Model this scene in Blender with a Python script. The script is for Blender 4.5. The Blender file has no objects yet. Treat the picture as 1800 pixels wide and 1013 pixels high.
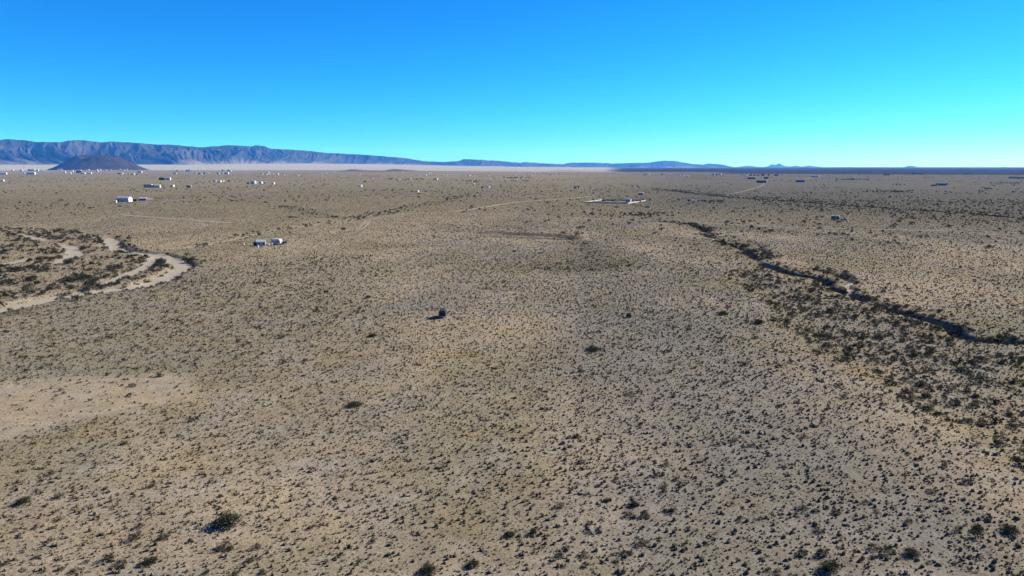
import bpy, math, random
import numpy as np
from mathutils import Vector, Matrix

random.seed(7)
RNG = np.random.default_rng(11)
scene = bpy.context.scene
COL = scene.collection
R = math.radians

# ------------------------------------------------------------------ camera, sky, sun, exposure
CAM_H = 42.0                        # drone height above the plain
FOC = 1200.0                        # focal length in units of a 1800 px wide frame (24 mm lens on 36 mm)
PITCH = math.atan(213.5 / FOC)      # horizon sits 213.5 px above the frame centre
cam = bpy.data.cameras.new('camera')
cam.lens = 24; cam.sensor_width = 36; cam.clip_start = 0.5; cam.clip_end = 200000
cam_o = bpy.data.objects.new('camera', cam); COL.objects.link(cam_o)
cam_o.location = (0, 0, CAM_H); cam_o.rotation_euler = (math.pi / 2 - PITCH, 0, 0)
scene.camera = cam_o

SUN_EL = R(28); SUN_AZ = R(60)      # azimuth clockwise from +Y (the way the camera looks)
world = bpy.data.worlds.new('World'); scene.world = world; world.use_nodes = True
wn = world.node_tree.nodes; wl = world.node_tree.links
for n in list(wn): wn.remove(n)
w_out = wn.new('ShaderNodeOutputWorld'); w_bg = wn.new('ShaderNodeBackground')
w_sky = wn.new('ShaderNodeTexSky'); w_sky.sky_type = 'NISHITA'; w_sky.sun_disc = False
w_sky.sun_elevation = SUN_EL; w_sky.sun_rotation = SUN_AZ
w_sky.altitude = 1800; w_sky.air_density = 1.0; w_sky.dust_density = 0.0; w_sky.ozone_density = 2.5
w_bg.inputs['Strength'].default_value = 0.055
# the camera's vivid colour response, one curve per channel and the same over the whole sky
w_sep = wn.new('ShaderNodeSeparateColor'); w_com = wn.new('ShaderNodeCombineColor'); wl.new(w_sky.outputs[0], w_sep.inputs[0])
for w_k, (w_p, w_g) in enumerate(((2.48, .0112), (1.3, .385), (.8, 1.61))):
    w_pow = wn.new('ShaderNodeMath'); w_pow.operation = 'POWER'; w_pow.inputs[1].default_value = w_p
    w_mul = wn.new('ShaderNodeMath'); w_mul.operation = 'MULTIPLY'; w_mul.inputs[1].default_value = w_g
    wl.new(w_sep.outputs[w_k], w_pow.inputs[0]); wl.new(w_pow.outputs[0], w_mul.inputs[0]); wl.new(w_mul.outputs[0], w_com.inputs[w_k])
wl.new(w_com.outputs[0], w_bg.inputs['Color'])
wl.new(w_bg.outputs[0], w_out.inputs['Surface'])

sun = bpy.data.lights.new('sun', 'SUN'); sun.energy = 5.0; sun.angle = R(0.5); sun.color = (1.0, 0.97, 0.92)
sun_o = bpy.data.objects.new('sun', sun); COL.objects.link(sun_o)
sd = Vector((math.sin(SUN_AZ) * math.cos(SUN_EL), math.cos(SUN_AZ) * math.cos(SUN_EL), math.sin(SUN_EL)))
sun_o.rotation_euler = sd.to_track_quat('Z', 'Y').to_euler(); sun_o.location = sd * 500

scene.render.engine = 'CYCLES'
vs = scene.view_settings
vs.view_transform = 'Standard'; vs.look = 'None'; vs.exposure = 1.45; vs.gamma = 1.0; vs.use_curve_mapping = False

# ------------------------------------------------------------------ noise
def _hash(ix, iy, seed):
    h = (ix.astype(np.int64) * 374761393 + iy.astype(np.int64) * 668265263 + seed * 1274126177) & 0xFFFFFFFF
    h = ((h ^ (h >> 13)) * 1274126177) & 0xFFFFFFFF
    h = ((h ^ (h >> 16)) * 2246822519) & 0xFFFFFFFF
    return ((h ^ (h >> 15)) & 0xFFFFFF) / float(0xFFFFFF)
def vnoise(x, y, seed=0):
    x = np.asarray(x, float); y = np.asarray(y, float)
    ix = np.floor(x); iy = np.floor(y); fx = x - ix; fy = y - iy
    fx = fx * fx * fx * (fx * (fx * 6 - 15) + 10); fy = fy * fy * fy * (fy * (fy * 6 - 15) + 10)
    a = _hash(ix, iy, seed); b = _hash(ix + 1, iy, seed); c = _hash(ix, iy + 1, seed); d = _hash(ix + 1, iy + 1, seed)
    return a + (b - a) * fx + (c - a) * fy + (a - b - c + d) * fx * fy
def fbm(x, y, oct=4, seed=0, gain=0.5):
    s = 0; a = 1; t = 0
    for k in range(oct):
        s = s + a * vnoise(x * 2 ** k + 17.3 * k, y * 2 ** k - 9.1 * k, seed + k); t += a; a *= gain
    return s / t
def sstep(a, b, x):
    t = np.clip((x - a) / (b - a), 0, 1); return t * t * (3 - 2 * t)

# ------------------------------------------------------------------ survey: bearing/depression read off the photo -> metres on the plain
def ray(px, py):
    u = (px - 900.0) / FOC; v = (506.5 - py) / FOC
    c, s = math.cos(PITCH), math.sin(PITCH)
    return Vector((u, c + v * s, -s + v * c))
def flat(px, py):
    d = ray(px, py); t = CAM_H / max(-d.z, 1e-6); return (d.x * t, d.y * t)
def flats(l): return [flat(a, b) for a, b in l]

def seg_dist(x, y, poly):
    best = np.full(x.shape, 1e9)
    for (ax, ay), (bx, by) in zip(poly[:-1], poly[1:]):
        dx, dy = bx - ax, by - ay; L = dx * dx + dy * dy + 1e-9
        t = np.clip(((x - ax) * dx + (y - ay) * dy) / L, 0, 1)
        best = np.minimum(best, np.hypot(x - ax - t * dx, y - ay - t * dy))
    return best
def smooth_path(pts, n=6):
    P = [pts[0]] + list(pts) + [pts[-1]]; out = []
    for i in range(1, len(P) - 2):
        p0, p1, p2, p3 = [np.array(q, float) for q in P[i - 1:i + 3]]
        for k in range(n):
            t = k / n
            out.append(tuple(0.5 * (2 * p1 + (p2 - p0) * t + (2 * p0 - 5 * p1 + 4 * p2 - p3) * t * t + (3 * p1 - p0 - 3 * p2 + p3) * t ** 3)))
    out.append(tuple(pts[-1])); return out
def in_poly(x, y, poly):
    c = np.zeros(x.shape, bool); n = len(poly); j = n - 1
    for i in range(n):
        xi, yi = poly[i]; xj, yj = poly[j]
        c ^= ((yi > y) != (yj > y)) & (x < (xj - xi) * (y - yi) / (yj - yi + 1e-12) + xi); j = i
    return c
def poly_mask(x, y, poly, soft, warp=0, seed=3):
    """1 inside, 0 outside, soft metres wide edge that wanders by warp metres"""
    if warp:
        x = x + warp * (fbm(x / (warp * 4), y / (warp * 4), 3, seed) - .5) * 2
        y = y + warp * (fbm(x / (warp * 4) + 50, y / (warp * 4), 3, seed + 9) - .5) * 2
    d = seg_dist(x, y, poly + [poly[0]]); s = np.where(in_poly(x, y, poly), d, -d)
    return sstep(-soft, soft, s)

WASH = [  # left dry wash: (path, half width, depth)
    (flats([(190, 416), (194, 424), (204, 436), (231, 442), (257, 446), (282, 449), (306, 457), (319, 467), (308, 477), (282, 490), (244, 502), (205, 508), (154, 514), (103, 522), (51, 532), (0, 542), (-70, 556)]), 4.2, 1.1),
    (flats([(282, 449), (268, 455), (257, 467), (231, 480), (205, 490), (180, 500)]), 3.0, .5),
    (flats([(110, 430), (128, 438), (130, 449), (112, 457), (96, 463)]), 3.4, .4),
    (flats([(-40, 478), (0, 467), (41, 458), (70, 453)]), 3.0, .3),
    (flats([(-20, 413), (26, 411), (59, 418), (84, 424)]), 3.2, .3),
    (flats([(330, 437), (400, 424), (470, 408), (540, 397), (608, 389), (660, 378), (700, 370)]), 1.6, .5)]
WASH = [(smooth_path(p), w, d) for p, w, d in WASH]
ARROYO = [  # right arroyo with a steep far bank
    (flats([(1170, 391), (1214, 396), (1238, 406), (1252, 420), (1283, 432), (1318, 446), (1342, 465), (1373, 477), (1400, 485), (1435, 491), (1459, 504), (1490, 516), (1525, 527), (1559, 540), (1593, 551), (1628, 563), (1662, 575), (1710, 594), (1752, 599), (1800, 604), (1900, 622)]), 1.7, 1.9),
    (flats([(1310, 400), (1338, 404), (1359, 413)]), 1.6, 1.0),
    (flats([(1325, 428), (1338, 440), (1352, 455)]), 1.6, 1.2),
    (flats([(1430, 474), (1462, 482), (1490, 492), (1502, 506), (1488, 516)]), 1.5, 1.4)]
def wander(path, amp, wl, seed):
    P = np.array(path); t = np.concatenate([[0], np.cumsum(np.hypot(*np.diff(P, axis=0).T))]); n = int(t[-1] / 3.0) + 2
    u = np.linspace(0, t[-1], n); x = np.interp(u, t, P[:, 0]); y = np.interp(u, t, P[:, 1])
    dx, dy = np.gradient(x), np.gradient(y); q = np.hypot(dx, dy) + 1e-9; o = amp * 2 * (fbm(u / wl, u * 0 + seed, 3, seed) - .5)
    return list(zip(x - dy / q * o, y + dx / q * o))
ARROYO = [(wander(smooth_path(p), 3.2, 14, 40 + k), w, d) for k, (p, w, d) in enumerate(ARROYO)]
FARWASH = smooth_path(flats([(1170, 333), (1240, 342), (1290, 347), (1330, 350), (1450, 358), (1550, 365), (1700, 374), (1830, 386)]))
FORK = smooth_path(flats([(500, 363), (560, 377), (600, 384), (660, 378), (720, 366), (790, 352), (800, 345)]))
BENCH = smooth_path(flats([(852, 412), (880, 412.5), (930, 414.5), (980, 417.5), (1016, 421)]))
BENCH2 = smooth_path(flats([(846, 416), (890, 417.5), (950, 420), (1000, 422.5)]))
DARKZONE = flats([(1000, 424), (1045, 428), (1080, 450), (1115, 470), (1060, 480), (960, 482), (880, 472), (1000, 462), (1040, 450)])
PALE_BENCH = flats([(-60, 672), (120, 660), (240, 655), (330, 659), (352, 676), (330, 700), (230, 722), (100, 750), (-60, 790)])
CREO = flats([(1270, 480), (1342, 468), (1400, 488), (1470, 512), (1560, 546), (1660, 580), (1750, 602), (1850, 612), (1880, 900), (1790, 830), (1700, 752), (1600, 700), (1500, 650), (1420, 605), (1350, 550)])
ISLAND = flats([(-60, 395), (60, 402), (150, 410), (200, 422), (250, 440), (322, 462), (300, 484), (240, 500), (150, 511), (0, 536), (-60, 548)])
LEFTSCRUB = flats([(-60, 560), (60, 540), (320, 486), (480, 450), (640, 450), (700, 490), (620, 560), (480, 600), (380, 640), (200, 650), (-60, 668)])
RIGHTSCRUB = flats([(1300, 345), (1500, 352), (1830, 352), (1850, 392), (1700, 392), (1500, 376), (1330, 360)])
BANK_SHADE = flats([(-60, 556), (0, 546), (50, 540), (78, 542), (60, 552), (0, 562), (-60, 572)])
GREY = flats([(1000, 560), (1150, 540), (1330, 580), (1450, 640), (1560, 720), (1700, 820), (1850, 900), (1850, 1060), (1400, 1060), (1250, 900), (1080, 760), (980, 650)])

# ------------------------------------------------------------------ ground height
def height(x, y):
    d = np.hypot(x, y)
    z = 2.2 * (fbm(x / 420, y / 420, 3, 5) - .5) * sstep(60, 500, d)
    z = z + .55 * (fbm(x / 70, y / 70, 3, 21) - .5)
    z = z + .16 * (fbm(x / 9, y / 9, 2, 31) - .5)
    # left: alluvial fans climb to the foot of the range
    az = np.degrees(np.arctan2(x, np.maximum(y, 1)))
    left = sstep(12, -26, az)
    z = z + left * np.clip(d - 9800, 0, 9000) * .017 * (y > 0)
    near = d < 1500
    if near.any():
        xn, yn = x[near], y[near]; zn = np.zeros(xn.shape)
        wob = 1 + .5 * (fbm(xn / 14, yn / 14, 2, 77) - .5)
        for p, w, dep in WASH:
            s = seg_dist(xn, yn, p); zn = np.minimum(zn, -dep * sstep(w * 1.45, w * .95, s * wob))
        for p, w, dep in ARROYO:
            s = seg_dist(xn, yn, p); zn = np.minimum(zn, -dep * np.clip(-.15 + 1.9 * vnoise(xn / 16, yn / 16, 66), .12, 1.3) * sstep(w * 1.6, w * .5, s * wob))
        s = seg_dist(xn, yn, FARWASH); zn = np.minimum(zn, -1.2 * sstep(9, 2, s))
        # low terrace that breaks off towards the camera
        zn = zn + 1.3 * sstep(6, 1, seg_dist(xn, yn, BENCH) * wob) - .5 * sstep(4, 1, seg_dist(xn, yn, BENCH2))
        z[near] = z[near] + zn
    # low dark hills on the plain
    for (px, py, a, b, h) in HILLS:
        hx, hy = flat(px, py)
        u = (x - hx) / a; v = (y - hy) / b
        z = z + h * np.exp(-(u * u + v * v) * 1.6) * (.75 + .5 * fbm(x / 90, y / 90, 3, 8))
    return z
HILLS = [(622, 302.5, 130, 160, 20), (700, 302, 190, 190, 22), (668, 302.5, 150, 150, 9), (995, 301, 260, 260, 5), (1160, 301.5, 420, 300, 13), (1250, 301.5, 380, 300, 15), (1090, 301.2, 240, 260, 9)]

NTH = np.concatenate([np.arange(-180, -50, 5.0), np.arange(-50, 50.01, .2), np.arange(55, 180, 5.0)])
rr = [8.0, 16, 26, 36]; r = 45.0
while r < 3200: rr.append(r); r *= 1.0058
while r < 60000: rr.append(r); r *= 1.02
rr.append(60000.0); RR = np.array(rr)
TH, RG = np.meshgrid(np.radians(NTH), RR)           # rows: radius
GX = RG * np.sin(TH); GY = RG * np.cos(TH)
GZ = height(GX.ravel().copy(), GY.ravel().copy()).reshape(GX.shape)
THR = np.radians(NTH)
def gz(x, y):
    x = np.asarray(x, float); y = np.asarray(y, float)
    r = np.clip(np.hypot(x, y), RR[0], RR[-1] - 1); t = np.clip(np.arctan2(x, y), THR[0], THR[-1] - 1e-6)
    i = np.clip(np.searchsorted(RR, r) - 1, 0, len(RR) - 2); j = np.clip(np.searchsorted(THR, t, side='right') - 1, 0, len(THR) - 2)
    fr = (r - RR[i]) / (RR[i + 1] - RR[i]); ft = (t - THR[j]) / (THR[j + 1] - THR[j])
    return (GZ[i, j] * (1 - fr) + GZ[i + 1, j] * fr) * (1 - ft) + (GZ[i, j + 1] * (1 - fr) + GZ[i + 1, j + 1] * fr) * ft
def spot(px, py):
    """point of the ground seen at that bearing and depression"""
    d = ray(px, py); t = CAM_H / -d.z
    for _ in range(12):
        z = float(gz(d.x * t, d.y * t)); t = .5 * t + .5 * (CAM_H - z) / -d.z
    return Vector((d.x * t, d.y * t, float(gz(d.x * t, d.y * t))))
def mpp(p): return (p - Vector((0, 0, CAM_H))).length / FOC      # metres per photo pixel there

# ------------------------------------------------------------------ materials
MATS = {}
def mat(name, col, rough=.8, metal=0, var=0.0, scale=3.0, spec=.12, bump=0):
    if name in MATS: return MATS[name]
    m = bpy.data.materials.new(name); m.use_nodes = True; nt = m.node_tree; b = nt.nodes['Principled BSDF']
    b.inputs['Base Color'].default_value = (*col, 1); b.inputs['Roughness'].default_value = rough
    b.inputs['Metallic'].default_value = metal; b.inputs['Specular IOR Level'].default_value = spec
    if var:
        tc = nt.nodes.new('ShaderNodeTexCoord'); no = nt.nodes.new('ShaderNodeTexNoise'); no.inputs['Scale'].default_value = scale
        no.inputs['Detail'].default_value = 5
        mx = nt.nodes.new('ShaderNodeMix'); mx.data_type = 'RGBA'
        mx.inputs[6].default_value = (*[c * (1 - var) for c in col], 1); mx.inputs[7].default_value = (*[min(1, c * (1 + var)) for c in col], 1)
        nt.links.new(tc.outputs['Object'], no.inputs['Vector']); nt.links.new(no.outputs['Fac'], mx.inputs[0]); nt.links.new(mx.outputs[2], b.inputs['Base Color'])
        if bump:
            bp = nt.nodes.new('ShaderNodeBump'); bp.inputs['Strength'].default_value = bump; bp.inputs['Distance'].default_value = .05
            nt.links.new(no.outputs['Fac'], bp.inputs['Height']); nt.links.new(bp.outputs[0], b.inputs['Normal'])
    MATS[name] = m; return m

def rand_mat(name, cols, rough=.9, trans=0):
    """plants: colour picked per plant along a ramp"""
    m = bpy.data.materials.new(name); m.use_nodes = True; nt = m.node_tree; b = nt.nodes['Principled BSDF']
    oi = nt.nodes.new('ShaderNodeObjectInfo'); cr = nt.nodes.new('ShaderNodeValToRGB')
    el = cr.color_ramp.elements
    while len(el) < len(cols): el.new(.5)
    for k, c in enumerate(cols): el[k].position = k / (len(cols) - 1); el[k].color = (*c, 1)
    nt.links.new(oi.outputs['Random'], cr.inputs[0])
    tc = nt.nodes.new('ShaderNodeTexCoord'); no = nt.nodes.new('ShaderNodeTexNoise'); no.inputs['Scale'].default_value = 6
    mp = nt.nodes.new('ShaderNodeMapRange'); mp.inputs[3].default_value = .65; mp.inputs[4].default_value = 1.35
    mu = nt.nodes.new('ShaderNodeMix'); mu.data_type = 'RGBA'; mu.blend_type = 'MULTIPLY'; mu.inputs[0].default_value = 1
    nt.links.new(tc.outputs['Object'], no.inputs['Vector']); nt.links.new(no.outputs['Fac'], mp.inputs[0])
    nt.links.new(cr.outputs[0], mu.inputs[6]); nt.links.new(mp.outputs[0], mu.inputs[7]); nt.links.new(mu.outputs[2], b.inputs['Base Color'])
    b.inputs['Roughness'].default_value = rough; b.inputs['Specular IOR Level'].default_value = 0
    if trans:                                # thin leaves let some sunlight through
        tr = nt.nodes.new('ShaderNodeBsdfTranslucent'); ms = nt.nodes.new('ShaderNodeMixShader'); ms.inputs[0].default_value = trans
        nt.links.new(mu.outputs[2], tr.inputs[0]); nt.links.new(b.outputs[0], ms.inputs[1]); nt.links.new(tr.outputs[0], ms.inputs[2])
        nt.links.new(ms.outputs[0], nt.nodes['Material Output'].inputs[0])
    MATS[name] = m; return m

def terrain_mat(name, fine=1.0, amount=.5, bump=.8, bscale=2.4):
    m = bpy.data.materials.new(name); m.use_nodes = True; nt = m.node_tree; b = nt.nodes['Principled BSDF']; L = nt.links.new
    at = nt.nodes.new('ShaderNodeAttribute'); at.attribute_name = 'soil'
    tc = nt.nodes.new('ShaderNodeTexCoord')
    def noise(sc, det, rough=.6):
        n = nt.nodes.new('ShaderNodeTexNoise'); n.inputs['Scale'].default_value = sc; n.inputs['Detail'].default_value = det
        n.inputs['Roughness'].default_value = rough; L(tc.outputs['Object'], n.inputs['Vector']); return n
    n1 = noise(fine * .35, 8, .7); n2 = noise(fine * 3.1, 4, .7)
    ad = nt.nodes.new('ShaderNodeMath'); ad.operation = 'ADD'; L(n1.outputs['Fac'], ad.inputs[0]); L(n2.outputs['Fac'], ad.inputs[1])
    mp = nt.nodes.new('ShaderNodeMapRange'); mp.inputs[1].default_value = .6; mp.inputs[2].default_value = 1.4
    mp.inputs[3].default_value = 1 - amount; mp.inputs[4].default_value = 1 + amount; L(ad.outputs[0], mp.inputs[0])
    mu = nt.nodes.new('ShaderNodeMix'); mu.data_type = 'RGBA'; mu.blend_type = 'MULTIPLY'; mu.inputs[0].default_value = 1
    L(at.outputs['Color'], mu.inputs[6]); L(mp.outputs[0], mu.inputs[7])
    n3 = noise(fine * .09, 5, .55)
    hs = nt.nodes.new('ShaderNodeHueSaturation')
    m3 = nt.nodes.new('ShaderNodeMapRange'); m3.inputs[1].default_value = .3; m3.inputs[2].default_value = .7; m3.inputs[3].default_value = .8; m3.inputs[4].default_value = 1.2
    L(n3.outputs['Fac'], m3.inputs[0]); L(m3.outputs[0], hs.inputs['Saturation']); L(mu.outputs[2], hs.inputs['Color'])
    L(hs.outputs[0], b.inputs['Base Color'])
    bp = nt.nodes.new('ShaderNodeBump'); bp.inputs['Strength'].default_value = bump; bp.inputs['Distance'].default_value = .16 / fine
    n4 = noise(fine * bscale, 6, .65); L(n4.outputs['Fac'], bp.inputs['Height']); L(bp.outputs[0], b.inputs['Normal'])
    b.inputs['Roughness'].default_value = 1; b.inputs['Specular IOR Level'].default_value = 0
    MATS[name] = m; return m
M_GROUND = terrain_mat('desert soil')
M_ROCK = terrain_mat('mountain rock', fine=.004, amount=.45, bump=.9, bscale=1.2)
M_SAND = mat('wash sand', (.225, .198, .150), .95, var=.16, scale=.8, spec=0, bump=.5)
M_TRACK = mat('dirt track', (.205, .18, .134), .95, var=.18, scale=.6, spec=0, bump=.4)

# ------------------------------------------------------------------ mesh helpers
def mesh_from(name, v, f, soil=None, m=None, smooth=False):
    me = bpy.data.meshes.new(name); v = np.asarray(v, np.float32); f = np.asarray(f, np.int32)
    k = f.shape[1]
    me.vertices.add(len(v)); me.vertices.foreach_set('co', v.ravel())
    me.loops.add(f.size); me.loops.foreach_set('vertex_index', f.ravel())
    me.polygons.add(len(f)); me.polygons.foreach_set('loop_start', np.arange(0, f.size, k, dtype=np.int32))
    me.polygons.foreach_set('use_smooth', np.full(len(f), smooth))
    me.update(calc_edges=True)
    if soil is not None:
        a = me.color_attributes.new('soil', 'FLOAT_COLOR', 'POINT')
        c = np.ones((len(v), 4), np.float32); c[:, :3] = soil; a.data.foreach_set('color', c.ravel())
    if m: me.materials.append(m)
    return me
def link(name, me, parent=None):
    o = bpy.data.objects.new(name, me); COL.objects.link(o)
    if parent: o.parent = parent
    return o
def tag(o, label=None, cat=None, group=None, kind=None):
    if label: o['label'] = label
    if cat: o['category'] = cat
    if group: o['group'] = group
    if kind: o['kind'] = kind
    return o
def grid_faces(nr, nt):
    i = np.arange(nr - 1)[:, None] * nt + np.arange(nt - 1)[None, :]
    return np.stack([i, i + 1, i + nt + 1, i + nt], -1).reshape(-1, 4)
class MB:
    """collects boxes, prisms and tubes into one mesh"""
    def __init__(s): s.v = []; s.f = []; s.m = []
    def add(s, v, f, mi=0):
        o = len(s.v); s.v += [tuple(p) for p in v]; s.f += [tuple(o + k for k in q) for q in f]; s.m += [mi] * len(f)
    def box(s, x0, x1, y0, y1, z0, z1, mi=0):
        s.add([(x0, y0, z0), (x1, y0, z0), (x1, y1, z0), (x0, y1, z0), (x0, y0, z1), (x1, y0, z1), (x1, y1, z1), (x0, y1, z1)],
              [(3, 2, 1, 0), (4, 5, 6, 7), (0, 1, 5, 4), (1, 2, 6, 5), (2, 3, 7, 6), (3, 0, 4, 7)], mi)
    def prism_y(s, prof, y0, y1, mi=0):         # profile in x,z extruded along y
        n = len(prof)
        s.add([(x, y0, z) for x, z in prof] + [(x, y1, z) for x, z in prof],
              [tuple(range(n)), tuple(range(2 * n - 1, n - 1, -1))] + [((k + 1) % n, k, n + k, n + (k + 1) % n) for k in range(n)], mi)
    def prism_x(s, prof, x0, x1, mi=0):         # profile in y,z extruded along x
        n = len(prof)
        s.add([(x0, y, z) for y, z in prof] + [(x1, y, z) for y, z in prof],
              [tuple(range(n - 1, -1, -1)), tuple(range(n, 2 * n))] + [(k, (k + 1) % n, n + (k + 1) % n, n + k) for k in range(n)], mi)
    def tube(s, a, b, r0, r1=None, n=8, mi=0):
        a = Vector(a); b = Vector(b); r1 = r0 if r1 is None else r1
        q = (b - a).to_track_quat('Z', 'Y')
        ring = [Vector((math.cos(2 * math.pi * k / n), math.sin(2 * math.pi * k / n), 0)) for k in range(n)]
        s.add([a + q @ (p * r0) for p in ring] + [b + q @ (p * r1) for p in ring],
              [tuple(range(n - 1, -1, -1)), tuple(range(n, 2 * n))] + [(k, (k + 1) % n, n + (k + 1) % n, n + k) for k in range(n)], mi)
    def mesh(s, name, *ms):
        me = bpy.data.meshes.new(name); me.from_pydata(s.v, [], s.f)
        for m in ms: me.materials.append(m)
        if len(ms) > 1: me.polygons.foreach_set('material_index', s.m)
        me.update(); return me
    def build(s, name, m, parent=None, bevel=0, smooth=False):
        ms = m if isinstance(m, (list, tuple)) else [m]
        o = link(name, s.mesh(name, *ms), parent)
        if bevel:
            b = o.modifiers.new('bevel', 'BEVEL'); b.width = bevel; b.segments = 2; b.limit_method = 'ANGLE'
        return o
def root(name, loc, rz=0):
    o = bpy.data.objects.new(name, None); COL.objects.link(o); o.location = loc; o.rotation_euler = (0, 0, rz); o.empty_display_size = .2; return o

# ------------------------------------------------------------------ the ground
def soil_colour(x, y):
    d = np.hypot(x, y); az = np.degrees(np.arctan2(x, np.maximum(y, 1e-3)))
    def C(*c): return np.array(c)[None, :]
    def lay(c, col, m): return c + (col - c) * m[:, None]
    c = np.repeat(C(.41, .340, .262), len(x), 0)
    n1 = fbm(x / 150, y / 210, 4, 40); n2 = fbm(x / 38, y / 60, 4, 50); n3 = fbm(x / 9, y / 12, 3, 60); n4 = fbm(x / 900, y / 1500, 3, 70)
    c = lay(c, C(.315, .285, .260), sstep(.45, .60, n1) * .85)
    c = lay(c, C(.29, .255, .175), sstep(.50, .66, n2) * .5)
    c = lay(c, C(.48, .395, .305), sstep(.50, .34, n2) * .65)
    c = c * (.86 + .28 * n3)[:, None]
    fr = sstep(380, 900, d)
    c = lay(c, C(.275, .24, .175) * (.75 + .5 * n2)[:, None], fr * .75)
    c = lay(c, C(.36, .30, .22), fr * sstep(.5, .62, n4) * .5)
    c = lay(c, C(.185, .180, .166), fr * sstep(3, 17, az) * .85)
    m = d < 1500
    if m.any():
        xm, ym = x[m], y[m]; cm = c[m]
        cm = lay(cm, C(.48, .39, .31), poly_mask(xm, ym, PALE_BENCH, 3, 3) * .75)
        cm = lay(cm, C(.255, .240, .232), poly_mask(xm, ym, GREY, 18, 12) * .75)
        k = poly_mask(xm, ym, CREO, 3, 5)
        cm = lay(cm, C(.44, .36, .22), np.clip(k * (1 - poly_mask(xm, ym, CREO, 12, 5, 3)) * 3, 0, 1) * .7)
        cm = lay(cm, C(.31, .275, .225), k * .45)
        cm = lay(cm, C(.33, .295, .235), poly_mask(xm, ym, LEFTSCRUB, 15, 10) * .6)
        cm = lay(cm, C(.42, .345, .265), poly_mask(xm, ym, ISLAND, 5, 4) * .7)
        cm = lay(cm, C(.20, .165, .12), poly_mask(xm, ym, BANK_SHADE, 4, 4) * .8)  # shadow of the wash bank, put into the ground colour as dark brown
        for p, w, dep in ARROYO:
            cm = lay(cm, C(.25, .21, .165), sstep(w * 4.5, w, seg_dist(xm, ym, p) * (.6 + .8 * fbm(xm / 8, ym / 8, 2, 44))) * .6)
        cm = lay(cm, C(.20, .165, .13), np.maximum(sstep(8, 2, seg_dist(xm, ym, BENCH) + 5 * (fbm(xm / 9, ym / 9, 2, 12) - .5)), .8 * sstep(5, 1, seg_dist(xm, ym, BENCH2))) * .9)  # shade along the terrace edge, put into the colour as dark strips
        cm = lay(cm, C(.20, .175, .14), poly_mask(xm, ym, DARKZONE, 14, 10) * .7)
        cm = lay(cm, C(.21, .195, .165), sstep(30, 6, seg_dist(xm, ym, FARWASH)) * .7)
        cm = lay(cm, C(.22, .20, .16), poly_mask(xm, ym, RIGHTSCRUB, 25, 20) * .6)
        cm = lay(cm, C(.27, .235, .175), sstep(18, 4, seg_dist(xm, ym, FORK)) * .6)
        c[m] = cm
    # far pale lake bed under the range, and the dark lava plain on the right
    edge = 9000 - 3600 * sstep(-22, 6, az) + 500 * (fbm(az / 3, d / 4000, 3, 5) - .5)
    c = lay(c, C(.53, .505, .455), sstep(edge - 150, edge + 250, d) * sstep(9.5, 7.5, az))
    dark = sstep(4100, 4500, d + 500 * (fbm(az / 2.5, d / 900, 3, 6) - .5)) * sstep(15.5, 18, az)
    dark = np.maximum(dark, sstep(7.5, 9.5, az) * sstep(5200, 6000, d))
    c = lay(c, C(.055, .052, .048) * (.7 + .7 * fbm(x / 500, y / 900, 3, 15))[:, None], dark * .92)
    for (px, py, a, b, h) in HILLS:
        hx, hy = flat(px, py); q = ((x - hx) / a) ** 2 + ((y - hy) / b) ** 2
        c = lay(c, C(.075, .065, .055), np.exp(-q * 1.3) * .9)
    return c * np.array([.452, .440, .372])[None, :]
nr, nt = GX.shape
gv = np.stack([GX.ravel(), GY.ravel(), GZ.ravel()], -1)
gf = grid_faces(nr, nt)[:, ::-1]
# close the seam behind the camera, then cap the middle
seam = np.stack([np.arange(nr - 1) * nt + nt - 1, np.arange(nr - 1) * nt + nt - 1 + nt, np.arange(1, nr) * nt, np.arange(nr - 1) * nt], -1)
cap_c = len(gv); gv = np.vstack([gv, [[0, 0, GZ[0].mean()]]])
cap = np.stack([np.arange(nt), (np.arange(nt) + 1) % nt, np.full(nt, cap_c), np.full(nt, cap_c)], -1)
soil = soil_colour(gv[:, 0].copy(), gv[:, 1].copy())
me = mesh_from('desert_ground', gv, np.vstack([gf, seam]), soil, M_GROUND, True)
import bmesh
bm = bmesh.new(); bm.from_mesh(me); bm.verts.ensure_lookup_table()
for a, b, c_, _ in cap: bm.faces.new((bm.verts[int(b)], bm.verts[int(a)], bm.verts[int(c_)])).smooth = True
bm.to_mesh(me); bm.free()
tag(link('ground', me), 'tan desert plain with dry soil', kind='structure')

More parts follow.
